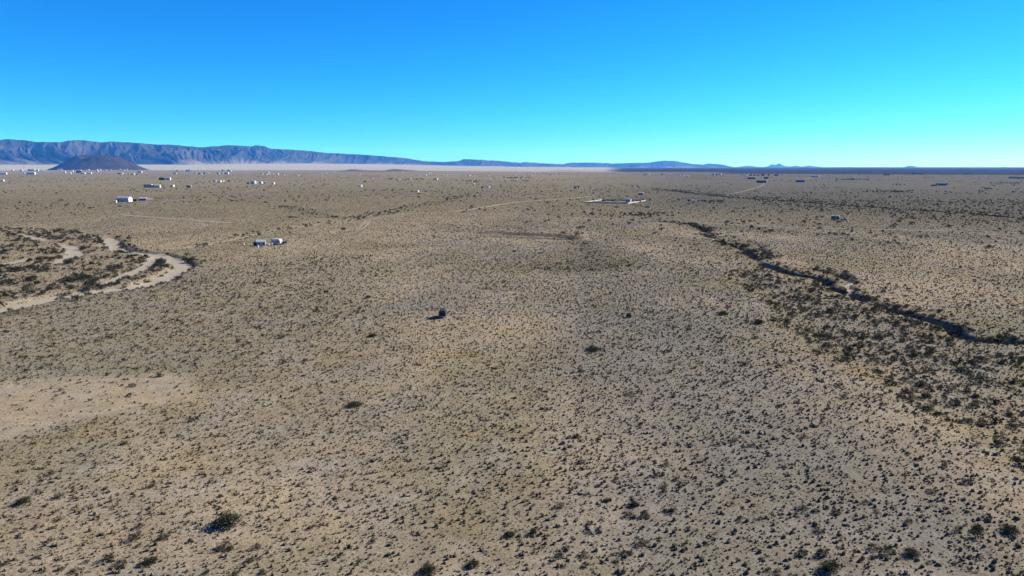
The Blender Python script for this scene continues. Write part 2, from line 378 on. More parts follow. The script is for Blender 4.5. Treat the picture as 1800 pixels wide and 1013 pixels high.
# ------------------------------------------------------------------ mountains
def range_mesh(name, crest, dist, front, seed, ncol, spur, col_a, col_b, back=1.6, foot_z=None, rows=70, rough=1.0):
    """crest: (photo x, photo y) skyline; dist(px): metres to the crest; front: metres from foot to crest"""
    cx = np.array([p[0] for p in crest], float); cy = np.array([p[1] for p in crest], float)
    px = np.linspace(cx[0], cx[-1], ncol)
    py = np.interp(px, cx, cy)
    D = np.array([dist(p) for p in px]); F = np.array([front(p) for p in px])
    # skyline point in 3D
    dirs = np.array([ray(a, b) for a, b in zip(px, py)]); hd = np.hypot(dirs[:, 0], dirs[:, 1])
    top = CAM_H + D * dirs[:, 2] / hd
    ux, uy = dirs[:, 0] / hd, dirs[:, 1] / hd
    t = np.concatenate([np.linspace(0, 1, rows), np.linspace(1, 2, 14)[1:]])
    T, PX = np.meshgrid(t, np.arange(ncol), indexing='ij')
    Dm = D[None, :] + np.where(T <= 1, (T - 1) * F[None, :], (T - 1) * F[None, :] * back)
    X = ux[None, :] * Dm; Y = uy[None, :] * Dm
    along = np.cumsum(np.concatenate([[0], np.hypot(np.diff(ux * D), np.diff(uy * D))]))[None, :] * np.ones_like(T)
    wa = along + spur * 1.5 * (fbm(along / (spur * 2.2), T * 1.5, 3, seed + 3) - .5) * (1.15 - np.clip(T, 0, 1))
    ridge = 1 - np.abs(2 * fbm(wa / spur, T * .7, 2, seed) - 1) * 2.0
    ridge2 = 1 - np.abs(2 * fbm(wa / (spur * .3), T * 1.6, 3, seed + 20) - 1) * 2.0
    ridge3 = 1 - np.abs(2 * fbm(wa / (spur * .1), T * 3.5, 3, seed + 30) - 1) * 2.0
    mid = np.sin(np.pi * np.clip(T, 0, 1)) ** .8
    base = np.where(T <= 1, T ** 1.25, 1 - .75 * (T - 1))
    prof = base + mid * rough * (.34 * (ridge - .35) + .19 * (ridge2 - .35) + .11 * (ridge3 - .35))
    prof = prof + mid * .06 * (fbm(X / 160, Y / 160, 4, seed + 5) - .5)
    prof = np.where(T <= 1, np.minimum(prof, .985 * T ** .12), prof)
    z0 = gz(X.ravel(), Y.ravel()).reshape(X.shape) - 6
    Z = z0 + (top[None, :] - z0) * np.clip(prof, 0, 1.0)
    n = fbm(X / 700, Y / 700, 4, seed + 7) ; n2 = fbm(along / 120, T * 9, 4, seed + 8)
    k = np.clip((n - .35) / .3, 0, 1)[..., None]
    C = np.array(col_a) * (1 - k) + np.array(col_b) * k
    C = C * (.65 + .7 * n2)[..., None]
    # pale rubble fans near the foot
    fan = sstep(.22, .02, T)[..., None]; C = C + (np.array([.16, .145, .12]) - C) * fan * .6
    v = np.stack([X, Y, Z], -1).reshape(-1, 3)
    me = mesh_from(name, v, grid_faces(*X.shape)[:, ::-1], C.reshape(-1, 3), M_ROCK, True)
    return tag(link(name, me), kind='structure')
CREST = [(-260, 250), (-180, 246), (-90, 249), (-40, 247), (0, 246), (12, 244), (45, 246), (62, 249), (105, 250), (120, 247), (140, 246), (160, 248), (180, 250), (195, 248.5), (230, 250), (270, 254), (300, 254), (330, 257), (355, 258.5), (378, 257), (403, 255), (440, 257), (444, 257), (448, 255), (465, 256.5), (475, 261), (530, 264), (580, 269), (640, 272), (690, 276), (720, 279), (745, 283.5), (780, 285), (805, 283.5), (815, 279.5), (845, 281), (880, 283), (915, 286.5), (920, 285), (990, 289), (1000, 286.2), (1030, 285.5), (1080, 287.5), (1140, 286), (1155, 283.5), (1168, 282.5), (1185, 283), (1200, 285.5), (1215, 288), (1235, 289.5), (1245, 287.5), (1262, 288.6), (1275, 290.5), (1290, 294.5)]
cj = []; 
for (a, b), (c, d) in zip(CREST[:-1], CREST[1:]):
    n = max(1, int((c - a) / 3))
    for k in range(n):
        t = k / n; cj.append((a + (c - a) * t, b + (d - b) * t + (.9 * (vnoise(np.array([a + (c - a) * t]) / 5, np.array([1.]), 4)[0] - .5) if k else 0)))
cj.append(CREST[-1])
tag(range_mesh('mountain_range', cj, lambda p: 16500 + 6000 * max(0, (p - 300)) / 500 if p < 800 else 22500 + (p - 800) * 26,
    lambda p: 2600 - 1100 * min(1, max(0, p - 350) / 400), 100, 1500, 1300, (.018, .020, .021), (.038, .038, .036)), 'dissected blue mountain range along the left horizon')
PEAKS = [(1270, 297), (1290, 294.6), (1302, 293), (1315, 291), (1327, 293), (1340, 294), (1350, 292.6), (1357, 288.5), (1362, 290), (1366, 289), (1370, 287), (1375, 290), (1380, 292), (1390, 292.8), (1400, 291), (1407, 293), (1414, 292.4), (1422, 291), (1428, 292.2), (1437, 293), (1452, 294.6), (1470, 294.2), (1482, 293.8), (1520, 294.1), (1560, 294.0), (1590, 294.2), (1594, 292), (1600, 291.4), (1606, 291.8), (1613, 294), (1660, 294.0), (1718, 294.6), (1720, 294.1), (1724, 294.7), (1758, 294.8), (1764, 293.6), (1770, 293.8), (1777, 295), (1830, 295.4), (1900, 295), (1990, 296)]
tag(range_mesh('mountain_peaks', PEAKS, lambda p: 46000, lambda p: 2400, 200, 900, 1400, (.03, .03, .03), (.05, .045, .04), back=1.0, rows=24, rough=.6), 'small pale blue peaks far off on the right horizon')

# cinder cone with a notched crater rim
def cinder_cone():
    base = spot(174, 297.2); m = mpp(base); nA, nR = 160, 44
    A = np.linspace(0, 2 * np.pi, nA, endpoint=False); rad = np.linspace(0, 1.25, nR)
    a, q = np.meshgrid(A, rad)
    Rb = 68 * m; rim = .40; H = 20.5 * m
    prof = np.where(q < rim, .80 + .20 * (q / rim) ** 2, np.clip(1 - (q - rim) / (1 - rim), 0, 1) ** 1.25)
    notch = .16 * np.exp(-((a - 4.5) / .35) ** 2) * np.exp(-((q - rim) / .22) ** 2)
    gull = .05 * (fbm(a * 7, q * 2, 3, 61) - .5) * np.sin(np.pi * np.clip(q, 0, 1))
    lift = .06 * np.cos(a - 2.2) * np.exp(-((q - rim) / .3) ** 2)
    x = np.cos(a) * q * Rb * (1 + .08 * np.cos(a * 2 + .6)); y = np.sin(a) * q * Rb
    z = -4 + (H + 4) * np.clip(prof - notch + gull + lift, 0, 1.2)
    z = np.where(q > 1.0, -6, z)
    v = np.stack([x, y, z], -1).reshape(-1, 3)
    i = np.arange(nR - 1)[:, None] * nA + np.arange(nA)[None, :]; j = np.arange(nR - 1)[:, None] * nA + (np.arange(nA)[None, :] + 1) % nA
    f = np.stack([i, i + nA, j + nA, j], -1).reshape(-1, 4)
    n = fbm(x / 60, y / 60, 4, 9).reshape(-1)
    C = np.array([.030, .024, .020])[None, :] * (.6 + .8 * n)[:, None]
    o = link('cinder_cone', mesh_from('cinder_cone', v, f, C, M_ROCK, True)); o.location = base
    tag(o, 'dark flat-topped cinder cone before the range', kind='structure')
cinder_cone()

# ------------------------------------------------------------------ haze
hz = MB(); hz.box(-63000, 63000, -63000, 63000, -25, 1500)
hm = bpy.data.materials.new('haze'); hm.use_nodes = True; hn = hm.node_tree
hn.nodes.remove(hn.nodes['Principled BSDF'])
pv = hn.nodes.new('ShaderNodeVolumePrincipled'); pv.inputs['Color'].default_value = (.06, .32, 1, 1); pv.inputs['Density'].default_value = 2.5e-5; pv.inputs['Absorption Color'].default_value = (1, 1, 1, 1)
hn.links.new(pv.outputs[0], hn.nodes['Material Output'].inputs['Volume'])
tag(hz.build('haze', hm), 'thin blue desert haze over the whole plain', kind='stuff')

# ------------------------------------------------------------------ ribbons of sand and tracks
def ribbon(name, path, half, m, lift, wob=.35, seed=1, step=1.2):
    P = np.array(path); seg = np.hypot(*np.diff(P, axis=0).T); L = np.concatenate([[0], np.cumsum(seg)])
    n = max(8, int(L[-1] / step)); t = np.linspace(0, L[-1], n)
    x = np.interp(t, L, P[:, 0]); y = np.interp(t, L, P[:, 1])
    dx, dy = np.gradient(x), np.gradient(y); q = np.hypot(dx, dy) + 1e-9; nx, ny = -dy / q, dx / q
    taper = np.minimum(1, np.minimum(t, L[-1] - t) / (half * 4) + .15)
    cols = []
    for k, s in enumerate((-1, -.5, 0, .5, 1)):
        w = half * taper * (1 + wob * 2 * (fbm(t / (half * 2.2) + 40 * (s > 0), t * 0 + 3, 3, seed) - .5)) * s
        X = x + nx * w; Y = y + ny * w; cols.append(np.stack([X, Y, gz(X, Y) + lift], -1))
    v = np.stack(cols, 1).reshape(-1, 3)
    return tag(link(name, mesh_from(name, v, grid_faces(n, 5), None, m, True)), kind='structure')
for k, (p, w, d) in enumerate(WASH): ribbon('sandy_wash', p, w * (.95 if k < 5 else .6), M_SAND, .07, .6, 30 + k)
arr = ARROYO[0][0]
for a, b in [(int(len(arr) * q0), int(len(arr) * q1)) for q0, q1 in ((.22, .25), (.30, .36), (.43, .48), (.53, .56), (.60, .68), (.72, .79), (.86, .93))]: ribbon('arroyo_sand', [(x - .7, y - .7) for x, y in arr[a:b]], 1.0, M_SAND, .10, .5, 60 + a)
ribbon('arroyo_sand', ARROYO[3][0][len(ARROYO[3][0]) // 2:], 1.0, M_SAND, .10, .5, 90)
TRACKS = [([(800, 373), (851, 366), (915, 356), (1005, 349.5), (1046, 345)], 2.6), ([(619, 405), (632, 401), (640, 393), (645, 388)], .5), ([(626, 406.5), (640, 402), (647.5, 393), (651, 388)], .5),
    ([(648, 387), (700, 379), (760, 374), (800, 373)], .9), ([(1190, 391), (1318, 398), (1455, 403), (1662, 406.5)], 1.6), ([(1344, 322), (1336, 328), (1300, 338), (1280, 341)], 1.5), ([(210, 378), (250, 381), (320, 386), (400, 392)], 2.0),
    ([(1409, 317), (1428, 312)], 2.0), ([(430, 338), (450, 334), (466, 332)], 1.6), ([(1104, 343), (1123, 341.5)], 1.2), ([(690, 340.5), (732, 339.5), (760, 341)], 2.2), ([(228, 362), (260, 358), (300, 355), (330, 352)], 1.6), ([(230, 329), (253, 330), (300, 331)], 2.0)]
TRACKS = [(smooth_path(flats(p)), w) for p, w in TRACKS]
for k, (p, w) in enumerate(TRACKS): ribbon('dirt_track', p, w, M_TRACK, .08 if w < .6 else .16, .4, 120 + k, 2.0)

# ------------------------------------------------------------------ plants
def tuft_mesh(name, seed, n=8, m=None):
    """a bunch of grass: low ragged mound with blade tips standing out of it"""
    g = np.random.default_rng(seed); v = []; f = []
    rings = ((.50, -.08), (.50, .36), (.36, .78)); ph = g.uniform(0, 1, 3)
    for q, (r, z) in enumerate(rings):
        for k in range(n):
            a = 2 * math.pi * (k + ph[q] * .5) / n; rr_ = r * g.uniform(.7, 1.2)
            v.append((rr_ * math.cos(a), rr_ * math.sin(a), z if z < 0 else z * g.uniform(.6, 1.3)))
    for q in range(2):
        for k in range(n):
            a, b, c, d = q * n + k, q * n + (k + 1) % n, (q + 1) * n + (k + 1) % n, (q + 1) * n + k
            f += [(a, b, c), (a, c, d)]
    t = len(v); v.append((g.normal(0, .06), g.normal(0, .06), g.uniform(.75, .95)))
    f += [(2 * n + k, 2 * n + (k + 1) % n, t) for k in range(n)]
    for k in range(10):
        a = g.uniform(0, 6.28); q = .38 * math.sqrt(g.uniform(0, 1)); w = .05; o = len(v); pa = g.uniform(0, 3.14)
        v += [(q * math.cos(a) - w * math.cos(pa), q * math.sin(a) - w * math.sin(pa), .3), (q * math.cos(a) + w * math.cos(pa), q * math.sin(a) + w * math.sin(pa), .3), (q * 1.5 * math.cos(a), q * 1.5 * math.sin(a), g.uniform(.75, 1.1))]; f.append((o, o + 1, o + 2))
    return mesh_from(name, v, f, None, m)
def shrub_mesh(name, seed, nb=26, nl=16, leaf=.075, flatz=.62, m=(None, None)):
    """twiggy dome: bare stems from the root crown, leaf clumps at their ends"""
    g = np.random.default_rng(seed); mb = MB()
    lump = [(g.uniform(-.28, .28), g.uniform(-.28, .28), g.uniform(.75, 1.1)) for _ in range(4)]
    for k in range(nb):
        a = g.uniform(0, 2 * np.pi); el = math.acos(g.uniform(.05, 1)); r = .5 * g.uniform(.55, 1.05)
        lx, ly, ls = lump[k % 4]
        c = np.array([lx * .5 + r * math.sin(el) * math.cos(a), ly * .5 + r * math.sin(el) * math.sin(a), max(.06, flatz * 1.5 * r * ls * math.cos(el) + .10)])
        if k % 2 == 0:
            w = .012; p0 = np.array([lx * .15, ly * .15, -.03]); s = np.array([-math.sin(a), math.cos(a), 0]) * w
            mb.add([p0 - s, p0 + s, c + s * .3, c - s * .3], [(0, 1, 2, 3)], 1)
        for j in range(nl):
            d = g.normal(0, .075, 3); q = c + d * [1.15, 1.15, .9]; q[2] = max(q[2], .015)
            u = g.normal(0, 1, 3); u /= np.linalg.norm(u); w = np.cross(u, g.normal(0, 1, 3)); w /= np.linalg.norm(w) + 1e-6
            s1 = leaf * g.uniform(.6, 1.2); s2 = leaf * g.uniform(.3, .6)
            mb.add([q - u * s1 * .5, q + w * s2, q + u * s1 * .6, q - w * s2], [(0, 1, 2, 3)], 0)
    return mb.mesh(name, *m)
M_STRAW = rand_mat('straw grass', [(.165, .142, .088), (.135, .118, .070), (.18, .152, .098), (.115, .105, .062), (.155, .135, .088)], trans=.42)
# bunch grass takes its hue from the ground it grows on
_nt = M_STRAW.node_tree; _a = _nt.nodes.new('ShaderNodeAttribute'); _a.attribute_type = 'INSTANCER'; _a.attribute_name = 'tint'
_mx = [n for n in _nt.nodes if n.type == 'MIX'][0]; _nt.links.new(_a.outputs['Color'], _mx.inputs[6])
M_LEAF = rand_mat('creosote leaf', [(.028, .031, .018), (.038, .039, .024), (.024, .028, .015), (.046, .045, .030)], trans=.25)
M_GREEN = rand_mat('juniper leaf', [(.036, .044, .012), (.042, .050, .014), (.030, .037, .011)], trans=.2)
M_SAGE = rand_mat('sage leaf', [(.070, .068, .045), (.085, .080, .054), (.055, .056, .036), (.092, .083, .056)], trans=.3)
M_TWIG = mat('twig bark', (.07, .055, .04), .9)
TUFTS = [tuft_mesh('tuft', 300 + k, 7 + k % 3, m=M_STRAW) for k in range(6)]
SHRUBS = [shrub_mesh('shrub', 400 + k, m=(M_LEAF, M_TWIG)) for k in range(6)]
SMALL = [shrub_mesh('low_shrub', 430 + k, 14, 9, .13, m=(M_LEAF, M_TWIG)) for k in range(4)]
SAGE = [shrub_mesh('sage', 450 + k, 14, 9, .13, m=(M_SAGE, M_TWIG)) for k in range(4)]
BIG = [shrub_mesh('big_shrub', 470 + k, 60, 34, .05, .6, m=(M_LEAF, M_TWIG)) for k in range(3)]
ROUND = [shrub_mesh('round_shrub', 480 + k, 70, 40, .06, .95, m=(M_GREEN, M_TWIG)) for k in range(3)]

def scatter(name, P, S, RZ, VI, meshes, label, tint=None):
    me = bpy.data.meshes.new(name); me.vertices.add(len(P)); me.vertices.foreach_set('co', np.asarray(P, np.float32).ravel())
    for nm, ty, val, fld in (('sc', 'FLOAT_VECTOR', S, 'vector'), ('rz', 'FLOAT', RZ, 'value'), ('vi', 'INT', VI, 'value')):
        a = me.attributes.new(nm, ty, 'POINT'); a.data.foreach_set(fld, np.asarray(val, np.int32 if ty == 'INT' else np.float32).ravel())
    if tint is not None:
        a = me.attributes.new('tint', 'FLOAT_COLOR', 'POINT'); c4 = np.ones((len(P), 4), np.float32); c4[:, :3] = tint; a.data.foreach_set('color', c4.ravel())
    o = tag(link(name, me), label, kind='stuff')
    ng = bpy.data.node_groups.new(name, 'GeometryNodeTree')
    ng.interface.new_socket('Geometry', in_out='INPUT', socket_type='NodeSocketGeometry'); ng.interface.new_socket('Geometry', in_out='OUTPUT', socket_type='NodeSocketGeometry')
    N = ng.nodes.new; L = ng.links.new
    gi = N('NodeGroupInput'); go = N('NodeGroupOutput'); jn = N('GeometryNodeJoinGeometry')
    def attr(nm, ty):
        n = N('GeometryNodeInputNamedAttribute'); n.data_type = ty; n.inputs['Name'].default_value = nm; return n.outputs[0]
    sc = attr('sc', 'FLOAT_VECTOR'); rz = attr('rz', 'FLOAT'); vi = attr('vi', 'INT')
    cx = N('ShaderNodeCombineXYZ'); L(rz, cx.inputs[2]); er = N('FunctionNodeEulerToRotation'); L(cx.outputs[0], er.inputs[0])
    for k, ms in enumerate(meshes):
        proto = bpy.data.objects.new(name + '_plant', ms)
        oi = N('GeometryNodeObjectInfo'); oi.inputs['Object'].default_value = proto; oi.inputs['As Instance'].default_value = True
        cmp = N('FunctionNodeCompare'); cmp.data_type = 'INT'; cmp.operation = 'EQUAL'
        ii = [i for i in cmp.inputs if i.type == 'INT']; L(vi, ii[0]); ii[1].default_value = k
        ip = N('GeometryNodeInstanceOnPoints'); L(gi.outputs[0], ip.inputs['Points']); L(cmp.outputs[0], ip.inputs['Selection'])
        L(oi.outputs['Geometry'], ip.inputs['Instance']); L(er.outputs[0], ip.inputs['Rotation']); L(sc, ip.inputs['Scale'])
        L(ip.outputs[0], jn.inputs[0])
    L(jn.outputs[0], go.inputs[0])
    md = o.modifiers.new('plants', 'NODES'); md.node_group = ng
    return o

def sector(n, r0, r1, power=1.0):
    """random points of the sector in front, density falling as 1/r**(2-power-...)"""
    az = RNG.uniform(R(-47), R(47), n); u = RNG.uniform(0, 1, n)
    r = (r0 ** power + u * (r1 ** power - r0 ** power)) ** (1 / power)
    return r * np.sin(az), r * np.cos(az)
CLEAR = []                                   # (x, y, radius) kept free of plants
def bare(x, y):
    """1 where nothing grows: sand of the washes and tracks, yards"""
    m = np.zeros(x.shape)
    for p, w, d in WASH: m = np.maximum(m, seg_dist(x, y, p) < w * (.45 + .8 * vnoise(x / 7, y / 7, 55)))
    for p, w in TRACKS: m = np.maximum(m, seg_dist(x, y, p) < w * 1.3 + .4)
    for cx, cy, r in CLEAR: m = np.maximum(m, np.hypot(x - cx, y - cy) < r)
    return m > 0

# ------------------------------------------------------------------ paints
WHITE = mat('white paint', (.46, .43, .385), .6, var=.06, scale=.7)
CREAM = mat('cream siding', (.34, .31, .255), .7, var=.08, scale=.7)
TAN = mat('tan stucco', (.26, .21, .16), .85, var=.1, scale=.7)
GREYW = mat('grey siding', (.115, .112, .110), .7, var=.1, scale=.7)
BROWN = mat('brown wood siding', (.08, .055, .04), .85, var=.2, scale=1.2)
RUST = mat('rusted red steel', (.14, .05, .028), .85, var=.25, scale=1.5)
BLUEW = mat('pale blue siding', (.27, .34, .38), .6, var=.06, scale=.7)
R_WHITE = mat('white roof coating', (.42, .42, .42), .5, var=.05, scale=.5)
R_METAL = mat('galvanised roof', (.30, .30, .30), .75, 0, var=.08, scale=.6)
R_DARK = mat('dark shingle roof', (.05, .048, .045), .85, var=.2, scale=2)
R_TAN = mat('weathered tan roof', (.20, .165, .135), .8, var=.15, scale=1)
GLASS = mat('dark window glass', (.02, .025, .035), .08, spec=.6)
BLACKP = mat('black car paint', (.010, .010, .011), .5, spec=.25)
GREYP = mat('dark grey car paint', (.03, .03, .032), .45, spec=.3)
WHITEP = mat('white car paint', (.75, .75, .75), .3, spec=.5)
RUBBER = mat('tyre rubber', (.018, .018, .018), .85)
STEEL = mat('grey steel', (.35, .36, .38), .45, .6)
CHROME = mat('bright steel', (.7, .7, .72), .2, .9)
LAMP_W = mat('headlight lens', (.8, .8, .78), .1, spec=.6)
LAMP_R = mat('red lamp lens', (.35, .02, .015), .2, spec=.6)
WOOD = mat('grey weathered post', (.20, .17, .14), .9, var=.2, scale=5)
JUNK = mat('rusty scrap', (.16, .10, .075), .85, var=.3, scale=3)
PINK = mat('faded pink cloth', (.45, .25, .22), .9)

def face_yaw(p, rel):
    """turn so that a thing's front (-Y side) faces the drone, then by rel"""
    return -math.atan2(p.x, p.y) + rel
ORD = ['leftmost', 'second from the left', 'third from the left', 'fourth from the left', 'fifth from the left', 'sixth from the left', 'seventh from the left', 'eighth from the left', 'ninth from the left', 'tenth from the left', 'eleventh from the left', 'twelfth from the left', 'thirteenth from the left', 'fourteenth from the left', 'fifteenth from the left', 'sixteenth from the left', 'seventeenth from the left', 'eighteenth from the left', 'nineteenth from the left', 'twentieth from the left']

def gable(mb, L, W, H, rise, over, mi):
    y0, y1 = -over, W + over; t = .18; zo = -rise * over / (W / 2)
    mb.prism_x([(y0, H + zo), (W / 2, H + rise), (y1, H + zo), (y1, H + zo + t), (W / 2, H + rise + t), (y0, H + zo + t)], -L / 2 - over, L / 2 + over, mi)
def house(name, px, py, wpx, hpx, wall, roof, rel=-.42, style='gable', parts=False, wins=3, label=None, cat='house', group=None, wd=None, door=True):
    p = spot(px, py); m = mpp(p); W_app = wpx * m; H = hpx * m
    a = abs(rel); W = wd if wd else min(W_app * .62, 9.0)
    L = max((W_app - W * math.sin(a)) / math.cos(a), W * .75)
    rise = W * .22 if style == 'gable' else .25
    wall_h = max(1.8, H - (rise if style == 'gable' else 0) * .8)
    r = root(name, p - Vector((0, 0, .15)), face_yaw(p, rel)) if parts else None
    CLEAR.append((p.x, p.y + W * .5, max(L, W) * .62 + 1.2))
    mb = MB(); mr = MB() if parts else mb
    if style == 'gable':
        prof = [(0, 0), (W, 0), (W, wall_h), (W / 2, wall_h + rise), (0, wall_h)]
        mb.prism_x(prof, -L / 2, L / 2, 0)
        gable(mr, L, W, wall_h + .02, rise, .35, 0 if parts else 1)
    else:
        mb.box(-L / 2, L / 2, 0, W, 0, wall_h, 0)
        mr.prism_x([(-.15, wall_h + .003), (W + .15, wall_h + .003), (W + .15, wall_h + .16), (W / 2, wall_h + .16 + rise), (-.15, wall_h + .16)], -L / 2 - .15, L / 2 + .15, 0 if parts else 1)
    if not parts:
        o = mb.build(name, [wall, roof]); o.location = p - Vector((0, 0, .15)); o.rotation_euler.z = face_yaw(p, rel)
        return tag(o, label, cat, group)
    mb.build('wall', wall, r); mr.build('roof', roof, r)
    nwin = wins + (1 if door else 0); zc = wall_h * .55; wh = min(1.1, wall_h * .36); ww = min(1.5, L / (nwin * 2.0))
    for k in range(nwin):
        x = -L / 2 + L * (k + .5) / nwin
        if door and k == nwin // 2:
            d = MB(); d.box(x - .48, x + .48, -.05, .05, .1, min(2.15, wall_h * .85)); dd = d.build('door', BROWN, r)
            h = MB(); h.box(x + .30, x + .40, -.09, -.052, 1.0, 1.12); h.build('handle', STEEL, dd)
        else:
            w = MB(); w.box(x - ww / 2, x + ww / 2, -.03, .05, zc - wh / 2, zc + wh / 2); wo = w.build('window', GLASS, r)
            f = MB(); t = .09
            for (x0, x1, z0, z1) in ((x - ww / 2 - t, x + ww / 2 + t, zc + wh / 2, zc + wh / 2 + t), (x - ww / 2 - t, x + ww / 2 + t, zc - wh / 2 - t, zc - wh / 2), (x - ww / 2 - t, x - ww / 2, zc - wh / 2, zc + wh / 2), (x + ww / 2, x + ww / 2 + t, zc - wh / 2, zc + wh / 2)):
                f.box(x0, x1, -.06, .05, z0, z1)
            f.build('frame', WHITE, wo)
    w = MB(); w.box(L / 2 - .05, L / 2 + .03, W / 2 - .5, W / 2 + .5, zc - .45, zc + .45); w.build('window', GLASS, r)
    return tag(r, label, cat, group)

# ------------------------------------------------------------------ vehicles
def wheel(parent, x, y, r, w=.24):
    mb = MB(); mb.tube((x, y - w / 2, r), (x, y + w / 2, r), r, n=18); t = mb.build('wheel', RUBBER, parent, bevel=.03)
    q = MB(); s = 1 if y > 0 else -1
    q.tube((x, y + s * (w / 2 - .04), r), (x, y + s * (w / 2 + .012), r), r * .58, n=14); q.build('rim', STEEL, t)
def suv(name, loc, rz, paint, label, cat='car', group=None, L=4.5, W=1.85, H=1.85, pickup=False, spare=False):
    """x is forward"""
    r = root(name, loc, rz); f = L / 2; g = .42; hood = H * .60; roof = H
    b = MB(); y = W / 2
    def loft(secs, mi=0):
        n = len(secs[0]); o = []
        for sct in secs: o += sct
        fs = [tuple(range(n)), tuple(range(len(o) - 1, len(o) - n - 1, -1))]
        for a in range(len(secs) - 1):
            for k in range(n): fs.append((a * n + (k + 1) % n, a * n + k, (a + 1) * n + k, (a + 1) * n + (k + 1) % n))
        b.add(o, fs, mi)
    low = [(-f, g + .12), (-f + .1, g), (f - .1, g), (f, g + .14), (f - .02, hood - .08), (f - .14, hood), (-f + .08, hood + .02), (-f, hood - .1)]
    loft([[(x, -y, z) for x, z in low], [(x, y, z) for x, z in low]])
    c1 = f * .42; c0 = -f * .05 if pickup else -f + .02
    cab = [(c0, hood + .004), (c1 + .25, hood + .004), (c1 - .18, roof - .03), (c1 - .35, roof), (c0 + .22, roof), (c0 + .06, roof - .06)]
    yi = y - .16
    loft([[(x, -(y - .03 - .13 * (z - hood) / (roof - hood)), z) for x, z in cab], [(x, (y - .03 - .13 * (z - hood) / (roof - hood)), z) for x, z in cab]])
    b.build('body', paint, r, bevel=.05)
    for s in (-1, 1):
        w = MB(); w.add([(c0 + .28, s * (y - .035), hood + .10), (c1 - .02, s * (y - .035), hood + .10), (c1 - .25, s * (y - .128), roof - .13), (c0 + .34, s * (y - .128), roof - .13),
                         (c0 + .28, s * (y - .12), hood + .10), (c1 - .02, s * (y - .12), hood + .10), (c1 - .25, s * (y - .2), roof - .13), (c0 + .34, s * (y - .2), roof - .13)],
                        [(0, 1, 2, 3), (4, 5, 6, 7), (0, 1, 5, 4), (2, 3, 7, 6), (1, 2, 6, 5), (0, 3, 7, 4)]); w.build('side_window', GLASS, r)
        l = MB(); l.box(f - .06, f + .02, s * (y - .28) - .13, s * (y - .28) + .13, hood - .3, hood - .14); l.build('headlight', LAMP_W, r)
        l = MB(); l.box(-f - .02, -f + .05, s * (y - .14) - .08, s * (y - .14) + .08, hood - .38, hood - .12); l.build('tail_light', LAMP_R, r)
        mi = MB(); mi.box(c1 + .02, c1 + .14, s * (y + .02), s * (y + .20), hood + .08, hood + .26); mi.build('mirror', CHROME, r, bevel=.02)
        for x in (f * .62, -f * .62): wheel(r, x, s * (y - .12), .39)
    w = MB(); w.add([(c1 + .262, -yi + .06, hood + .06), (c1 + .262, yi - .06, hood + .06), (c1 - .15, yi - .12, roof - .08), (c1 - .15, -yi + .12, roof - .08), (c1 + .1, -yi + .06, hood + .06), (c1 + .1, yi - .06, hood + .06), (c1 - .3, yi - .12, roof - .08), (c1 - .3, -yi + .12, roof - .08)],
                    [(0, 1, 2, 3), (7, 6, 5, 4), (0, 1, 5, 4), (2, 3, 7, 6), (1, 2, 6, 5), (0, 3, 7, 4)]); w.build('windscreen', GLASS, r)
    w = MB(); w.box(c0 - .02, c0 + .1, -yi + .12, yi - .12, hood + .14, roof - .16); w.build('rear_window', GLASS, r)
    bb = MB(); bb.box(f - .04, f + .1, -y + .05, y - .05, g, g + .2); bb.build('bumper', STEEL, r, bevel=.03)
    bb = MB(); bb.box(-f - .1, -f + .04, -y + .05, y - .05, g, g + .2); bb.build('bumper', STEEL, r, bevel=.03)
    if spare:
        q = MB(); q.tube((-f - .26, 0, hood - .02), (-f - .02, 0, hood - .02), .38, n=18); q.build('spare_wheel', RUBBER, r, bevel=.03)
    CLEAR.append((loc.x, loc.y, 2.6))
    return tag(r, label, cat, group)

